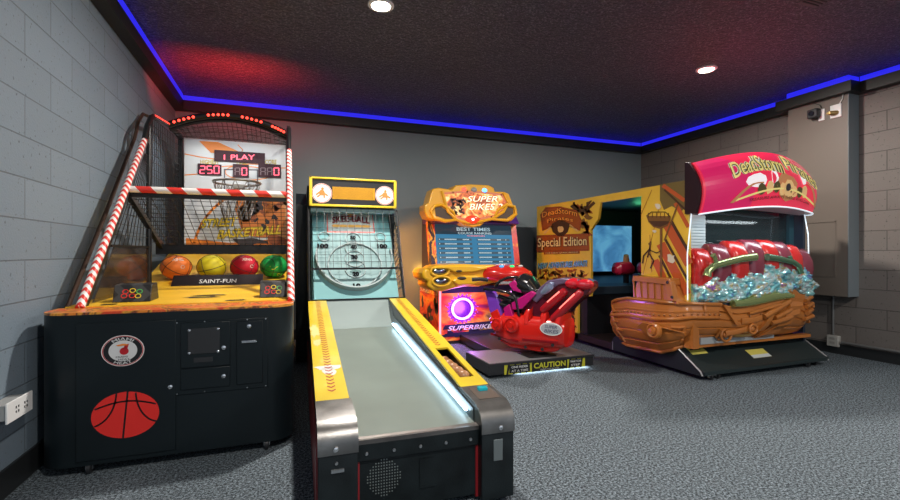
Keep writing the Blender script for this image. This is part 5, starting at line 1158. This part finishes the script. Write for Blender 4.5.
# rear window with added slats imitating a louvre reflection, and hood
MB().box((PX+.04, 3.22, 1.14), (PR-.05, 3.232, 1.52)).build('tinted_window', smoke('tinted_glass', (.02, .035, .04), .6), pc, smooth=False)
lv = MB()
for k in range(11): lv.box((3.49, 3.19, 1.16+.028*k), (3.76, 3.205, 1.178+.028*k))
lv.box((3.485, 3.205, 1.15), (3.77, 3.215, 1.47)); lv.build('louvre_reflection', mat('pale_reflection', (.55, .65, .68), .35), pc, smooth=False)
MB().box((4.93, 3.19, 1.12), (5.0, 3.22, 1.50)).build('window_post', mat('teal_post', (.02, .06, .08), .3), pc, smooth=False)
LEDE = mat('white_edge_light', (.8, .9, 1), .4, emit=(.75, .9, 1), es=.7)
MB().tube([(PX-.01, 3.02, 1.46), (PX-.03, 3.045, 1.1), (PX-.015, 3.055, .69)], .005, 8).build('edge_light', LEDE, pc)
MB().tube([(PR-.075, 3.06, 1.50), (PR-.06, 3.035, 1.3), (PR-.055, 3.03, .95)], .005, 8).build('edge_light', LEDE, pc)
def hd(u, v, off=0):
    """front skin of hood"""
    x = PX+.02+1.62*u
    zb = 1.455+.07*math.sin(PI*u)+.03*u; e_ = min(u, 1-u)
    ztp = 1.905+.15*math.sin(PI*min(1, u*.93+.02))-.02*u-(.10*max(0, (u-.86)/.14)**2)
    zb = zb+(.02*max(0, (u-.93)/.07)**2)
    y = 2.985-.13*math.sin(PI*min(1, max(0, u*.96+.02)))-.05*math.sin(PI*v)+.07*v**3+.14*max(0, (u-.88)/.12)**2
    return Vector((x, y-off, zb+(ztp-zb)*v))
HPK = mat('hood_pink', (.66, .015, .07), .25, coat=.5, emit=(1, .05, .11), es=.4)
hb_ = MB().grid(lambda u, v: hd(u, v), 48, 18)
n0 = len(hb_.v)
hs = [Vector((PX+.02, 3.12, 1.46)), Vector((PX+.02, 3.12, 1.90))]
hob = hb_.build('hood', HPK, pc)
# hood underside, top and back
ub = MB()
ub.grid(lambda u, v: Vector((hd(u, 0).x, hd(u, 0).y+(3.09+.14*math.sin(PI*u)-hd(u, 0).y)*v, hd(u, 0).z)), 40, 1).build('hood_soffit', mat('white_soffit', (.7, .72, .75), .35), hob)
MB().grid(lambda u, v: Vector((hd(u, 1).x, hd(u, 1).y+(3.09+.3*math.sin(PI*u)-hd(u, 1).y)*v, hd(u, 1).z-.02*v)), 40, 2).build('hood_top', HPK, hob)
prof_ = [(hd(0, j/12).y, hd(0, j/12).z) for j in range(13)]
MB().prism(prof_+[(3.09, 1.93), (3.09, 1.46)], 'X', PX-.012, PX+.021).build('hood_end_cap', mat('oxblood_cap', (.02, .006, .01), .35), hob, smooth=False)
prof_ = [(hd(1, j/12).y, hd(1, j/12).z) for j in range(13)]
MB().prism(prof_+[(3.2, 1.80), (3.2, 1.5)], 'X', PX+1.639, PX+1.66).build('hood_end_cap', HPK, hob, smooth=False)
MB().tube([hd(i/40, 0, .004)+Vector((0, 0, -.004)) for i in range(41)], .007, 8).build('hood_light_edge', LEDE, hob)
MB().tube([hd(0, j/12, .004) for j in range(13)], .008, 6).build('hood_rim', mat('rim_red', (.75, .02, .05), .3), hob)
# hood art: paler swoosh, arched name, crossed pistols
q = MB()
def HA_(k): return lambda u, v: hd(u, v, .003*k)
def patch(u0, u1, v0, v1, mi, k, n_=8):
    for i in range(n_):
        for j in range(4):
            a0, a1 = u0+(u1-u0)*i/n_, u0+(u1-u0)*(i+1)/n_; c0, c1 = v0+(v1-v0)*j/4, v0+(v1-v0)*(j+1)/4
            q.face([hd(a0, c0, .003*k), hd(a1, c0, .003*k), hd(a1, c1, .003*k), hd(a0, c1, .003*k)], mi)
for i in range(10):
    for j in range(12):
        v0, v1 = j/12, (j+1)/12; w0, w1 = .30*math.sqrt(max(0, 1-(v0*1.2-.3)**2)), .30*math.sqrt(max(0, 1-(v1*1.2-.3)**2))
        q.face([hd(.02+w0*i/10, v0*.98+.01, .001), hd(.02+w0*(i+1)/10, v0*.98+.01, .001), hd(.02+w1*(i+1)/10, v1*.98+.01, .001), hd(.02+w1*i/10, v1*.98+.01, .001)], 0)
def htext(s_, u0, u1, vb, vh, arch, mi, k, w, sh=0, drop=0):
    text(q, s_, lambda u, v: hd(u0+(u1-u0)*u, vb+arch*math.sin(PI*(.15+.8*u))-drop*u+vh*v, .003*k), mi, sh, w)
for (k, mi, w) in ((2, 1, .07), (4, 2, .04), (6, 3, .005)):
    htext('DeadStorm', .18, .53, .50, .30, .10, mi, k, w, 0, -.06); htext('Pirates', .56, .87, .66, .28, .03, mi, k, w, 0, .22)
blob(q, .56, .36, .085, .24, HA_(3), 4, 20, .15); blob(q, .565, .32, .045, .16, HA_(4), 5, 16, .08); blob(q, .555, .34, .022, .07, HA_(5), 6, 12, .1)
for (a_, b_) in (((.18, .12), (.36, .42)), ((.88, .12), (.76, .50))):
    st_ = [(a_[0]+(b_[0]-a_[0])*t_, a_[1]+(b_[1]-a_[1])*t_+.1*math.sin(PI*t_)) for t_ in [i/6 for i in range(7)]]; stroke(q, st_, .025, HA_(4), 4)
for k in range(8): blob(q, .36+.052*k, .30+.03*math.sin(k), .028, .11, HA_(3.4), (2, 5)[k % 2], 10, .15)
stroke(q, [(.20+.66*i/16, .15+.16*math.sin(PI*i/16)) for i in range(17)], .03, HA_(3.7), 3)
blob(q, .33, .46, .07, .13, HA_(1.6), 7, 10, .12); blob(q, .455, .5, .025, .15, HA_(1.6), 7, 10, .2); blob(q, .72, .56, .03, .10, HA_(1.6), 7, 10, .25)  # white glare patches painted onto the hood
q.build('hood_artwork', [mat('hood_magenta', (.60, .012, .12), .3, emit=(1, .03, .17), es=.25), mat('pale_outline', (.72, .78, .66), .4, emit=(.7, .8, .6), es=.35), mat('dark_olive_print', (.12, .10, .03), .4), mat('straw_print', (.78, .68, .25), .4, emit=(.8, .65, .2), es=.35), mat('bronze_art_print', (.50, .22, .10), .4, emit=(.5, .2, .08), es=.3), mat('tan_art_print', (.75, .48, .22), .4, emit=(.8, .5, .2), es=.3), mat('dusk_print', (.05, .04, .05), .4), mat('painted_white_glare', (.78, .75, .78), .4, emit=(.9, .85, .9), es=.5)], hob, smooth=False)
t = MB(); text(t, 'TREASURE AWAITS THOSE WHO DARE', lambda u, v: hd(.28+.52*u, .10+.035*math.sin(PI*u)+.05*v, .016), weight=.01); t.build('lettering', mat('maroon_print', (.22, .02, .01), .45), hob, smooth=False)
hl = bpy.data.lights.new('canopy_lamp', 'AREA'); hl.shape = 'RECTANGLE'; hl.size = 1.3; hl.size_y = .08; hl.energy = 4; hl.color = (.85, .95, 1)
hlo = bpy.data.objects.new('canopy_lamp', hl); COL.objects.link(hlo); hlo.parent = pc; hlo.location = Vector((4.25, 2.90, 1.44))-pc.location; hlo.rotation_euler = (math.radians(15), 0, 0)
# ================================================================= LIGHT, WORLD, CAMERA
w = bpy.data.worlds.new('world'); scene.world = w; w.use_nodes = True
bg = w.node_tree.nodes['Background']; bg.inputs['Color'].default_value = (.80, .90, 1, 1); bg.inputs['Strength'].default_value = .7
cam = bpy.data.cameras.new('camera'); cam.sensor_width = 36; cam.lens = F/900*36; cam.shift_y = 2/900; cam.clip_start = .02
co = bpy.data.objects.new('camera', cam); COL.objects.link(co); co.location = (0, 0, H); co.rotation_euler = (PI/2, 0, -TH)
scene.camera = co
scene.view_settings.view_transform = 'Standard'; scene.view_settings.look = 'None'; scene.view_settings.exposure = 0; scene.view_settings.gamma = 1
